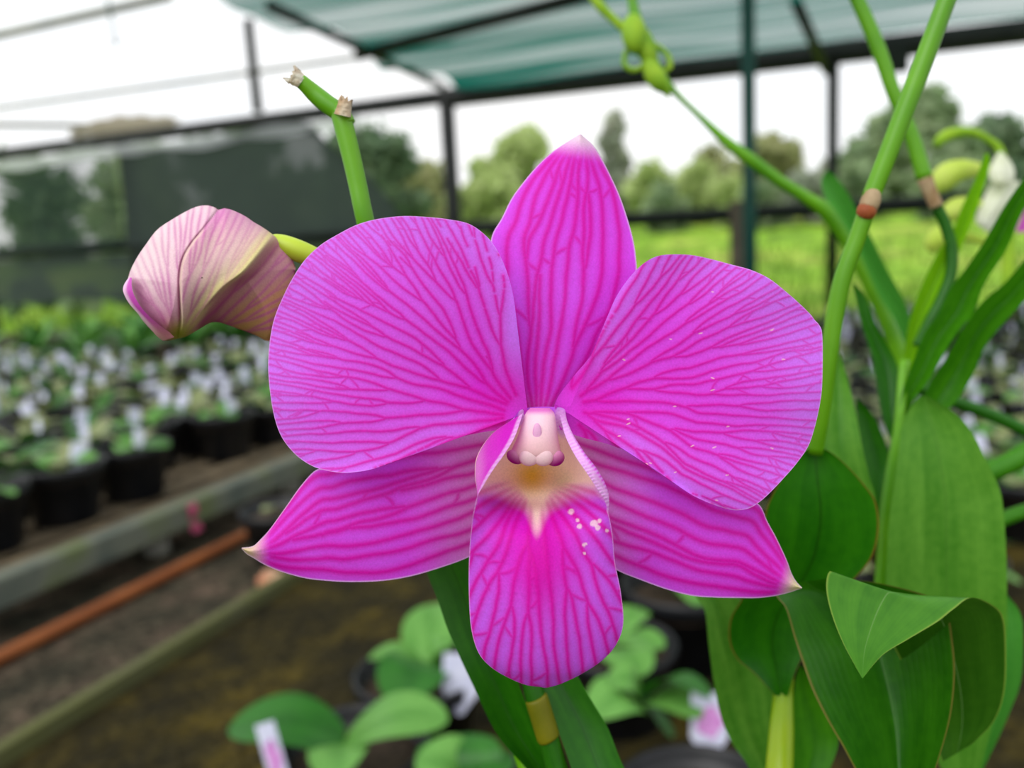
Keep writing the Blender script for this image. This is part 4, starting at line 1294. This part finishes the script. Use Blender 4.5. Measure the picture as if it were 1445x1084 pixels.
put_tag((t[0], t[1], t[2]), TAG_PIC, 'white plant tag with a printed pink flower, in the pot right of the lip', None, (-0.15, 0.05), FACE - 0.15)
t = on_z(400, 1125, 0.10)
put_tag((t[0], t[1], t[2] + 0.01), TAG_NARROW, 'narrow white and pink plant tag in front of the left broad oval leaf', None, (-0.2, -0.22), FACE + 0.1)
t = on_z(650, 985, 0.10)
put_tag((t[0], t[1], t[2]), TAG_BIG, 'pale plant tag half hidden behind the dark strap leaf', None, (-0.2, 0.1), FACE)

# -------- low bench on the left
BX, BZ = -1.38, 0.10
bench = empty('plant_bench', (BX, 3.0, 0))
tag(bench, 'low slatted plant bench with a weathered grey edge timber, carrying rows of black pots', 'bench')
box('edge_timber', (BX - 0.022, 0.7, BZ - 0.045), (BX + 0.022, 6.6, BZ + 0.012), M['wood_old'], bench, 0.006)
for k in range(32):
    x = BX - 0.055 - k * 0.1
    box('slat', (x - 0.03, 0.75, BZ - 0.012), (x + 0.03, 6.6, BZ - 0.001), M['slat'], bench, 0.002)
for k in range(12):
    y = 0.9 + k * 0.5
    box('cross_bar', (BX - 3.2, y - 0.02, BZ - 0.045), (BX - 0.024, y + 0.02, BZ - 0.013), M['wood_old'], bench)
    for x in (BX - 0.05, BX - 1.6, BX - 3.1):
        box('leg', (x - 0.018, y - 0.018, 0.0), (x + 0.018, y + 0.018, BZ - 0.046), M['galv'], bench)

G = [[M['leaf_seed_grey'], M['leaf_seed_grey'], M['leaf_bench']], [M['leaf_seed_grey'], M['leaf_seed'], M['leaf_bench']], [M['leaf_bench'], M['leaf_seed_grey'], M['leaf_seed_dark']]]
protos = [seedling(100 + k, G[k % 3], nleaf=[4, 5, 6, 5][k % 4], ln=0.098, wd=0.050) for k in range(6)]
tall = [seedling(300 + k, [M['leaf_bench'], M['leaf_seed_dark'], M['leaf_bench'], M['leaf_seed']], nleaf=9, ln=0.17, wd=0.05, lift=0.8) for k in range(3)]
used = set()


def place(src, x, y, z, rz):
    key = src.name
    if key not in used:
        used.add(key)
        o = src
    else:
        o = copy_tree(src)
    o.location = (x, y, z)
    o.rotation_euler = (0, 0, rz)
    return o


rng = random.Random(5)
SP = 0.187
ORD = ['first', 'second', 'third', 'fourth', 'fifth', 'sixth', 'seventh', 'eighth', 'ninth', 'tenth', 'eleventh', 'twelfth', 'thirteenth', 'fourteenth', 'fifteenth', 'sixteenth', 'seventeenth', 'eighteenth']
for i in range(17):
    x = -1.56 - i * SP
    nfront = 0
    for j in range(31):
        y = 1.11 + j * SP + (0.04 if i % 2 else 0)
        if i == 0 and j == 3: continue
        if y > 6.5: continue
        u, v, dep = proj((x, y, BZ + 0.12))
        if not (-110 < u < 720 and 380 < v < 800): continue
        far = y > 3.9 or (y > 3.3 and i > 8)
        if far and ((i + j) % 2): continue
        if not far and i > 0 and rng.random() < 0.14: continue
        src = tall[rng.randrange(3)] if far else protos[rng.randrange(6)]
        o = place(src, x - (0.05 if i == 0 and j > 3 else 0) + rng.uniform(-0.008, 0.008), y + rng.uniform(-0.008, 0.008), BZ, rng.uniform(0, 6.28))
        if i == 0 and j < 3: o.scale = (1.1, 1.1, 1.15)
        if far:
            o.scale = (1.15,) * 3
            tag(o, 'taller leafy green orchid in a pot at the far end of the low bench', 'potted orchid', 'taller orchids at the back of the bench')
        elif i == 0:
            tag(o, '%s black pot from the left in the row along the grey edge timber' % ORD[nfront].capitalize(), 'potted orchid', 'orchid pots in the row along the bench edge')
            nfront += 1
        else:
            nm = 'seedling orchid in a black pot, %s row behind the grey edge timber' % ORD[i]
            tag(o, nm, 'potted orchid', 'orchid pots in the %s row on the bench' % ORD[i])
        if not far:
            for q in range(2 if rng.random() < 0.22 else 1):
                if rng.random() < 0.72:
                    a = rng.uniform(0, 6.28)
                    rr = rng.uniform(0.03, 0.055)
                    put_tag((o.location.x + rr * math.cos(a), o.location.y + rr * math.sin(a), BZ + 0.105), TAG_PLAIN, 'white plant tag standing in a bench pot, %s row behind the grey edge timber' % ORD[i], 'white tags in the %s row of bench pots' % ORD[i], (rng.uniform(-0.3, 0.2), rng.uniform(-0.3, 0.3)), FACE + rng.uniform(-0.7, 0.9))

# -------- pots on the ground at the right and behind
for i in range(17):
    x = -0.42 + i * SP
    for j in range(30):
        y = 1.16 + j * SP + (0.05 if i % 2 else 0)
        if y > 6.6: continue
        if min(math.hypot(x - c[0], y - c[1]) for c in (c1, c2, c3, c4, c5)) < 0.17: continue
        u, v, dep = proj((x, y, 0.13))
        if dep < 0.6: continue
        ok = (1150 < u < 1480 and 380 < v < 800) or (640 < u < 1150 and 470 < v < 960)
        if not ok or rng.random() < 0.08: continue
        far = y > 3.9
        if far and ((i + j) % 2): continue
        src = protos[rng.randrange(6)]
        o = place(src, x + rng.uniform(-0.012, 0.012), y + rng.uniform(-0.012, 0.012), 0.0, rng.uniform(0, 6.28))
        where = 'seen between the leaves at the right' if u > 1150 else 'standing behind and below the big flower'
        tag(o, 'seedling orchid in a black pot, %s' % where, 'potted orchid', 'orchid pots on the ground ' + where)
        for q in range(2 if rng.random() < 0.4 else 1):
            a = rng.uniform(0, 6.28)
            rr = rng.uniform(0.03, 0.055)
            put_tag((o.location.x + rr * math.cos(a), o.location.y + rr * math.sin(a), 0.105), TAG_PLAIN, 'white plant tag in a pot on the ground, %s' % where, 'white tags in ground pots ' + where, (rng.uniform(-0.3, 0.2), rng.uniform(-0.3, 0.3)), FACE + rng.uniform(-0.7, 0.9))
for s in protos + tall:
    if s.name not in used:
        for ch in list(s.children): bpy.data.objects.remove(ch)
        bpy.data.objects.remove(s)

# the single pot in the aisle, behind the left sepal
ap, ac = near_pot((392, 716), [(392, 716, 372, 722, 0.10, 0.115, 0.03, 0.006, 0.0, 'leaf_seed_grey')], 'black pot standing alone in the aisle behind the flower\'s lower left sepal')

# ------------------------------------------------------------------ ground
def plane_xy(name, x0, x1, y0, y1, z, mat, n=2):
    xs, ys = np.linspace(x0, x1, n), np.linspace(y0, y1, n)
    X, Y = np.meshgrid(xs, ys, indexing='ij')
    V = np.stack([X, Y, 0 * X + z], -1).reshape(-1, 3)
    o = mesh(name, V, grid_faces(n, n), mat, smooth=False)
    return o


WY = 7.0
o = plane_xy('floor', -9.5, 5.5, -1.5, WY + 0.05, 0.0, M['gravel']); o['kind'] = 'structure'
o = plane_xy('ground', -1.0, 5.5, -1.5, WY, 0.004, M['mossy']); o['kind'] = 'structure'
o = plane_xy('ground', -60, 40, -12, WY + 0.02, -0.03, M['field']); o['kind'] = 'structure'
# field rising behind the wall
X, Y = np.meshgrid(np.linspace(-60, 40, 120), np.linspace(0, 1, 60), indexing='ij')
yy = WY + 0.05 + 60 * Y ** 1.6
zz = 1.5 * sstep(yy, WY, WY + 22) + 0.05 * wob(X, yy, 1.6, 12)
o = mesh('field', np.stack([X, yy, zz - 0.06], -1).reshape(-1, 3), grid_faces(120, 60), M['field']); o['kind'] = 'structure'


def field_z(x, y):
    return float(1.5 * sstep(np.array(y), WY, WY + 22)) - 0.06


# grass tufts
gr = np.random.default_rng(3)
n = 7000
gx, gy = gr.uniform(-14, 9, n), WY + 0.15 + 9 * gr.random(n) ** 1.5
gz = 1.5 * sstep(gy, WY, WY + 22) - 0.05
h = gr.uniform(0.08, 0.28, n)
an = gr.uniform(0, 6.28, n)
w = gr.uniform(0.008, 0.02, n)
lx, ly = gr.normal(0, 0.05, n), gr.normal(0, 0.05, n)
V = np.stack([np.stack([gx - w * np.cos(an), gy - w * np.sin(an), gz], -1), np.stack([gx + w * np.cos(an), gy + w * np.sin(an), gz], -1), np.stack([gx + lx, gy + ly, gz + h], -1)], 1).reshape(-1, 3)
M['grass'] = foliage_mat('sunlit grass blades', (74, 112, 26), (104, 144, 40), (134, 148, 72))
o = mesh('grass', V, np.arange(3 * n).reshape(n, 3), M['grass'], smooth=False)
tag(o, 'bright yellow green grass growing in the field beyond the rail', 'grass', kind='stuff')

# aisle pieces
pipe = tube('pipe', [(-1.279, y, 0.014) for y in np.linspace(0.6, 1.62, 12)], 0.0125, M['rust'])
tag(pipe, 'rust orange pipe lying on the gravel between bench and timber edging', 'pipe')
o = box('edging_board', (-1.022, 0.4, 0.0), (-1.000, 1.44, 0.030), M['wood_moss'], None, 0.004)
tag(o, 'moss stained timber edging strip along the brown mossy ground', 'edging')
q = on_z(404, 818, 0.01)
V, Fa = lathe_geo([(0.03, 0.0), (0.034, 0.006), (0.03, 0.016), (0.012, 0.02), (0.002, 0.02)], 10)
V = V * (1 + 0.25 * np.sin(np.arctan2(V[:, 1], V[:, 0]) * 3 + 1))[:, None] * (1.2, 0.8, 1)
o = mesh('stone', V + (q[0] - 0.03, q[1], 0.0), Fa, M['terracotta'])
tag(o, 'small tan stone at the far end of the timber edging', 'stone')
q = on_z(305, 712, 0.11)
Lw = [(BX + 0.024, q[1] + 0.002 * k, 0.112 - 0.012 * k) for k in range(7)]
V = []
for k, c in enumerate(Lw):
    V += [(c[0] + 0.004 * math.sin(k), c[1] - 0.014, c[2]), (c[0] + 0.004 * math.sin(k + 1), c[1] + 0.014, c[2])]
V = np.array(V)
V[:2, 0] -= 0.01
o = mesh('ribbon', V, grid_faces(7, 2), M['pink'])
tag(o, 'pink plastic ribbon hanging from the bench\'s grey edge timber', 'ribbon')

# ------------------------------------------------------------------ greenhouse frame
fr = empty('greenhouse_frame', (-3.26, WY, 0))
tag(fr, 'dark steel greenhouse frame of posts, eave beam and rail behind the plants', 'frame')
EZ = 2.02


def bar(name, a, b, r, mat, parent, seg=10):
    return tube(name, np.array([a, (np.array(a) * 0.5 + np.array(b) * 0.5), b]), r, mat, parent, seg)


bar('post', (-3.26, WY, 0), (-3.26, WY, EZ), 0.07, M['steel'], fr)
bar('post', (-6.91, WY, 0), (-6.91, WY, EZ), 0.075, M['steel_black'], fr)
bar('post', (-0.105, WY, 0), (-0.105, WY, EZ), 0.045, M['steel_black'], fr)
bar('post', (-9.2, WY, 0), (-9.2, WY, EZ), 0.06, M['steel_black'], fr)
bar('eave_beam', (-9.4, WY, EZ - 0.02), (-3.26, WY, EZ - 0.02), 0.065, M['steel'], fr)
bar('eave_beam', (-3.26, WY, EZ - 0.03), (3.2, WY, EZ - 0.10), 0.085, M['steel'], fr)
bar('rail', (-9.4, WY, 0.92), (-6.91, WY, 0.92), 0.065, M['steel_black'], fr)
bar('rail', (-6.91, WY, 0.90), (3.2, WY, 0.80), 0.062, M['steel_black'], fr)
# brace of the right post
a = on_y(1122, 0, 5.6); b = on_y(1166, 100, WY)
bar('brace', a, b, 0.035, M['steel_black'], fr)
# post stub between eave and roof at the left
a = on_y(350, 28, WY); b = on_y(364, 158, WY)
bar('upright', a, b, 0.05, M['steel'], fr)
# purlins
for (pa, pb, zz_, r, mk) in (((-40, 58), (240, -5), 2.3, 0.028, 'galv'), ((-40, 158), (640, 62), 2.45, 0.022, 'galv'), ((-40, 176), (210, 178), 2.2, 0.03, 'galv')):
    bar('purlin', on_z(*pa, zz_), on_z(*pb, zz_), r, M[mk], fr)
a = on_z(505, 78, 2.02); b = on_z(850, -12, 2.02)
bar('purlin', a, b, 0.04, M['steel'], fr)
bar('purlin', on_z(380, 8, 2.02), on_z(625, 122, 2.02), 0.03, M['steel'], fr)

pole = empty('support_pole', on_y(1058, 300, 4.2) * (1, 1, 0))
tag(pole, 'slim dark green pole standing in front of the far rail, right of centre', 'pole')
pb_ = on_y(1058, 300, 4.2)
bar('pole', (pb_[0], pb_[1], 0), (pb_[0], pb_[1], 1.96), 0.033, M['steel_green'], pole)
V, Fa = lathe_geo([(0.002, 0.004), (0.06, 0.004), (0.06, 0.012), (0.03, 0.014), (0.028, 0.03)], 20)
mesh('base_plate', V + (pb_[0], pb_[1], 0), Fa, M['steel_green'], pole)
tp = on_y(1045, 330, WY - 0.1)
o = box('timber_post', (tp[0] - 0.075, WY - 0.17, 0), (tp[0] + 0.075, WY - 0.07, 0.93), M['post_wood'], None, 0.01)
tag(o, 'short brown timber post behind the dark green pole', 'post')
# hanging hook at top left
h0 = on_y(152, 0, 3.6); h1 = on_y(162, 60, 3.6)
hk = tube('hanging_wire', spline([h0 + (0, 0, 0.06), h0, (h0 + h1) / 2 + (0.006, 0, 0), h1, h1 + (0.015, 0, -0.012), h1 + (0.022, 0, 0.006)], 24), 0.006, M['steel_green'])
tag(hk, 'thin wire with a hook hanging from the roof pipe at upper left', 'hook')
o = box('junction_box', tuple(on_y(1254, 104, WY - 0.09) - (0.06, 0.03, 0.0)), tuple(on_y(1270, 70, WY - 0.09) + (0.06, 0.03, 0.02)), M['steel_black'], None, 0.008)
tag(o, 'small black box fixed under the eave beam at right', 'box')


# -------- sheets
def sheet(name, corner_fn, nu, nv, mat):
    U, Vv = np.meshgrid(np.linspace(0, 1, nu), np.linspace(0, 1, nv), indexing='ij')
    return mesh(name, corner_fn(U, Vv).reshape(-1, 3), grid_faces(nu, nv), mat)


def green_roof(u, v):
    x = -3.14 + 6.5 * u
    y = 2.6 + (WY - 2.6) * v
    z = EZ + 0.04 - 0.03 * u + 0.028 * np.sin(y * 5.2 + 0.5 * np.sin(x * 1.1)) + 0.02 * np.sin(y * 11 + x * 0.6) + 0.012 * np.sin(x * 3)
    z = z + 0.02 * np.sin(v * 14) * np.exp(-u * 12)
    return np.stack([x + 0.06 * np.sin(y * 4) * (u < 0.01), y, z], -1)


o = sheet('shade_cloth', green_roof, 60, 160, M['shade_green'])
tag(o, 'rippled translucent green shade cloth stretched overhead at upper right', 'shade cloth')


def hem(u, v):
    x = -3.3 + 6.6 * u
    return np.stack([x, WY - 0.08 + 0.02 * np.sin(x * 7), EZ - 0.02 - 0.07 * u - 0.16 * v * (0.55 + 0.45 * np.sin(x * 1.7 + 1)) + 0.02 * np.sin(x * 9)], -1)


def film_roof(u, v):
    x = -9.6 + 6.5 * u
    y = 2.6 + (WY - 2.6) * v
    return np.stack([x, y, 3.15 + 0.03 * np.sin(y * 3) - 0.0 * x], -1)


o = sheet('plastic_film', film_roof, 20, 20, M['film'])
tag(o, 'white translucent plastic film roof at upper left', 'plastic film')


# dark netting on the end wall, with its edge curving down beside the middle post
def net(u, v):
    x = -6.95 + (-3.72 + 6.95) * u
    cut = 0.95 * np.clip(1 - v, 0, 1) ** 1.7 * u ** 6
    z = 0.90 + (0.98 + 0.04 * np.sin(x * 2.3)) * (1 - v)
    return np.stack([x - cut, WY - 0.12 + 0.03 * np.sin(x * 5 + z * 3), z], -1)


o = sheet('shade_netting', net, 60, 24, M['shade_dark'])
tag(o, 'dark grey shade netting hung right of the left black post', 'netting')
o = sheet('shade_netting', lambda u, v: np.stack([-9.6 + 2.6 * u, WY - 0.12 + 0.02 * np.sin(u * 15), 0.9 + (0.93 - 0.10 * (1 - u) + 0.02 * np.sin(u * 9)) * (1 - v)], -1), 40, 20, M['shade_thin'])
tag(o, 'thinner dark netting left of the left black post, sky showing through', 'netting')
fo = tube('film_roll', spline([(-9.3, WY - 0.12, 1.86), (-8.2, WY - 0.12, 1.845), (-7.2, WY - 0.12, 1.87), (-6.0, WY - 0.12, 1.845), (-4.9, WY - 0.12, 1.86), (-4.1, WY - 0.12, 1.845)], 60), 0.05 + 0.014 * np.sin(np.linspace(0, 40, 60)), M['film'])
tag(fo, 'pale plastic film rolled up along the top of the dark netting', 'film roll')
bq = on_z(180, 178, 2.14)
fo = tube('film_bundle', spline([bq + (-0.75, -0.05, -0.02), bq + (-0.3, 0, 0.02), bq + (0.2, 0, 0.0), bq + (0.65, 0.05, 0.0)], 40), 0.10 * np.sin(np.linspace(0.25, 2.9, 40)) + 0.012 * np.sin(np.linspace(0, 30, 40)), M['film_grey'])
tag(fo, 'beige bundle of gathered film on the eave above the left post', 'film bundle')

# lower kick cloth at the left under the rail
o = sheet('ground_cloth', lambda u, v: np.stack([-9.4 + 6.0 * u, WY - 0.05 + 0.02 * np.sin(u * 40), 0.86 - 0.50 * v + 0.02 * np.sin(u * 30)], -1), 50, 6, M['shade_dark'])
tag(o, 'strip of dark netting hung below the rail at left', 'netting')

# ------------------------------------------------------------------ trees and shrubs beyond
def crown_geo(blobs, n, size, seed):
    g = np.random.default_rng(seed)
    wts = np.array([b[3] ** 2 for b in blobs])
    pick = g.choice(len(blobs), n, p=wts / wts.sum())
    B = np.array([b[:3] for b in blobs])[pick]
    Rd = np.array([b[3] for b in blobs])[pick]
    d = g.normal(size=(n, 3))
    d /= np.linalg.norm(d, axis=1)[:, None]
    c = B + d * (Rd * g.random(n) ** 0.45 * g.uniform(0.75, 1.35, n))[:, None] * (1, 0.8, 0.9)
    a = g.normal(size=(n, 3)); a /= np.linalg.norm(a, axis=1)[:, None]
    b = np.cross(a, g.normal(size=(n, 3))); b /= np.linalg.norm(b, axis=1)[:, None]
    s = size * g.uniform(0.5, 1.3, n)[:, None]
    V = np.stack([c - a * s, c + b * s * 0.5, c + a * s, c - b * s * 0.5], 1).reshape(-1, 3)
    return V, np.arange(4 * n).reshape(n, 4)


def tree(name, px, ytop, ybot, wpx, Y, mat, label, seed, n=2200, size=0.22, cat='tree', group=None, trunk=True, tall=False):
    """a tree standing at the world distance Y whose crown fills about the given span"""
    top, bot = on_y(px, ytop, Y), on_y(px, ybot, Y)
    half = 0.5 * wpx * (proj(top)[2]) / FPX
    zb = field_z(top[0], Y)
    g = random.Random(seed)
    root = empty(name, (top[0], Y, zb))
    tag(root, label, cat, group)
    H = top[2] - max(bot[2], zb)
    blobs = []
    nb = 16 if not tall else 12
    for k in range(nb):
        f = (k + 0.5) / nb
        wid = half * (math.sin(math.pi * (0.15 + 0.8 * f)) ** 0.6 if not tall else (1.0 - 0.75 * f))
        r = max(0.30 * half, min(wid, H * 0.32)) * g.uniform(0.4, 0.85)
        blobs.append((top[0] + g.uniform(-1, 1) * max(0.0, wid - r), Y + g.uniform(-0.4, 0.4) * half, max(bot[2], zb) + H * f * 0.9 + 0.05 * H, min(r, H * 0.35)))
    V, Fa = crown_geo(blobs, n, size, seed)
    V[:, 2] = np.maximum(V[:, 2], zb)
    mesh('crown', V, Fa, mat, root, smooth=False)
    if trunk:
        tube('trunk', spline([(top[0], Y, zb - 0.1), (top[0] + 0.05, Y, zb + 0.4 * H), (top[0] - 0.04, Y, zb + 0.8 * (top[2] - zb))], 12), np.linspace(0.05, 0.02, 12) * (half + 1), M['bark'], root, 8)
    return root


FM = {  # foliage colours lightened and greyed, so distance haze is put into them
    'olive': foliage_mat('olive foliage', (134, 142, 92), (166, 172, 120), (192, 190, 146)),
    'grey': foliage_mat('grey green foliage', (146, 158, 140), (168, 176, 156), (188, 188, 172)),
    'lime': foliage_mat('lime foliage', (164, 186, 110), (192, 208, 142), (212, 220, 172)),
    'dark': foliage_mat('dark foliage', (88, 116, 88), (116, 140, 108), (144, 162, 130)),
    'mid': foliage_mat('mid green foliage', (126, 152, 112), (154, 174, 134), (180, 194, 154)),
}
tree('tree', 1285, 138, 330, 190, 26, FM['mid'], 'big round grey green tree behind the far rail at right', 1, 5200, 0.30)
tree('tree', 1400, 165, 330, 130, 30, FM['dark'], 'open dark tree with sky gaps at the far right', 2, 1500, 0.30)
tree('tree', 1090, 196, 315, 110, 28, FM['olive'], 'brownish olive tree seen between the dark green pole and the right post', 3, 1900, 0.28)
tree('shrub', 985, 235, 315, 110, 22, FM['lime'], 'light green shrub at the rail left of the dark green pole', 4, 1500, 0.22, cat='shrub')
tree('tree', 866, 156, 320, 78, 27, FM['grey'], 'tall narrow grey tree right of the flower\'s top sepal', 5, 2600, 0.26, tall=True)
tree('shrub', 915, 232, 320, 80, 24, FM['lime'], 'pale green shrub at the foot of the tall narrow tree', 6, 1000, 0.22, cat='shrub')
tree('tree', 735, 196, 330, 190, 26, FM['lime'], 'broad pale yellow green tree between the middle post and the top sepal', 7, 3000, 0.26)
tree('tree', 600, 238, 340, 110, 27, FM['olive'], 'low olive tree just left of the middle post', 8, 1900, 0.26)
tree('tree', 1180, 225, 330, 60, 29, FM['grey'], 'small grey tree behind the right post', 9, 800, 0.26)
tree('tree', 1005, 200, 318, 70, 32, FM['olive'], 'distant olive tree behind the light green shrub', 10, 700, 0.28)
tree('tree', 510, 185, 350, 170, 18, FM['dark'], 'dark tree behind the right end of the shade netting', 11, 5000, 0.2)
tree('tree', 345, 190, 360, 220, 19, FM['dark'], 'dark tree behind the middle of the shade netting', 12, 5200, 0.2)
tree('tree', 180, 205, 370, 160, 20, FM['mid'], 'green tree behind the left black post', 13, 3200, 0.22)
tree('tree', 60, 232, 400, 200, 21, FM['dark'], 'dark green tree at the far left with bright sky gaps', 14, 2600, 0.24)
for k, (px, yt, w_, mk) in enumerate(((560, 268, 90, 'olive'), (660, 262, 80, 'lime'), (700, 240, 90, 'lime'), (800, 232, 90, 'olive'), (940, 262, 80, 'mid'), (1030, 252, 90, 'lime'), (1075, 262, 70, 'mid'), (1135, 246, 90, 'grey'), (1210, 232, 90, 'mid'), (1340, 232, 120, 'mid'), (1430, 240, 90, 'dark'))):
    tree('shrub', px, yt, 325, w_, 20 + 0.4 * (k % 3), FM[mk], 'bush in the hedge line beyond the rail, ' + ['far left, behind the netting edge', 'right of the middle post', 'left of the top sepal', 'behind the top sepal', 'right of the tall narrow tree', 'left of the dark green pole', 'touching the dark green pole', 'left of the right post', 'right of the right post', 'below the big round tree', 'at the right frame edge'][k], 60 + k, 900, 0.2, cat='bush', trunk=False)
tree('tree', 450, 240, 350, 240, 24, FM['mid'], 'green tree further back behind the netting', 15, 2600, 0.25)
for k, (px, yt, w) in enumerate(((40, 395, 110), (130, 405, 90), (210, 400, 100), (300, 400, 120))):
    tree('shrub', px, yt, 440, w, 9.4, FM['mid'] if k % 2 else FM['dark'], 'low green shrub outside the %s of the left end wall' % ['far left', 'left part', 'middle', 'right part'][k], 30 + k, 900, 0.08, cat='shrub', trunk=False)

# ------------------------------------------------------------------ light
w = bpy.data.worlds.new('sky')
sc.world = w
w.use_nodes = True
nt = w.node_tree
nt.nodes.clear()
tc = N(nt, 'ShaderNodeTexCoord')
no = N(nt, 'ShaderNodeTexNoise', Scale=3.0, Detail=4)
nt.links.new(tc.outputs['Generated'], no.inputs['Vector'])
rpn = ramp(nt, [(0.35, (0.94, 0.97, 1.0, 1)), (0.65, (1.0, 1.0, 1.0, 1))])
nt.links.new(no.outputs['Fac'], rpn.inputs[0])
bg = N(nt, 'ShaderNodeBackground', Strength=1.25)
nt.links.new(rpn.outputs[0], bg.inputs[0])
ow = N(nt, 'ShaderNodeOutputWorld')
nt.links.new(bg.outputs[0], ow.inputs[0])

sd_ = bpy.data.lights.new('sun', 'SUN')
sd_.energy = 2.0
sd_.angle = math.radians(50)
sd_.color = (1.0, 0.98, 0.95)
so = bpy.data.objects.new('sun', sd_)
COL.objects.link(so)
src = -F0 * 0.55 - R0 * 0.40 + ZU * 0.75
so.rotation_euler = Vector(src).to_track_quat('Z', 'Y').to_euler()
so.location = (0, -3, 5)
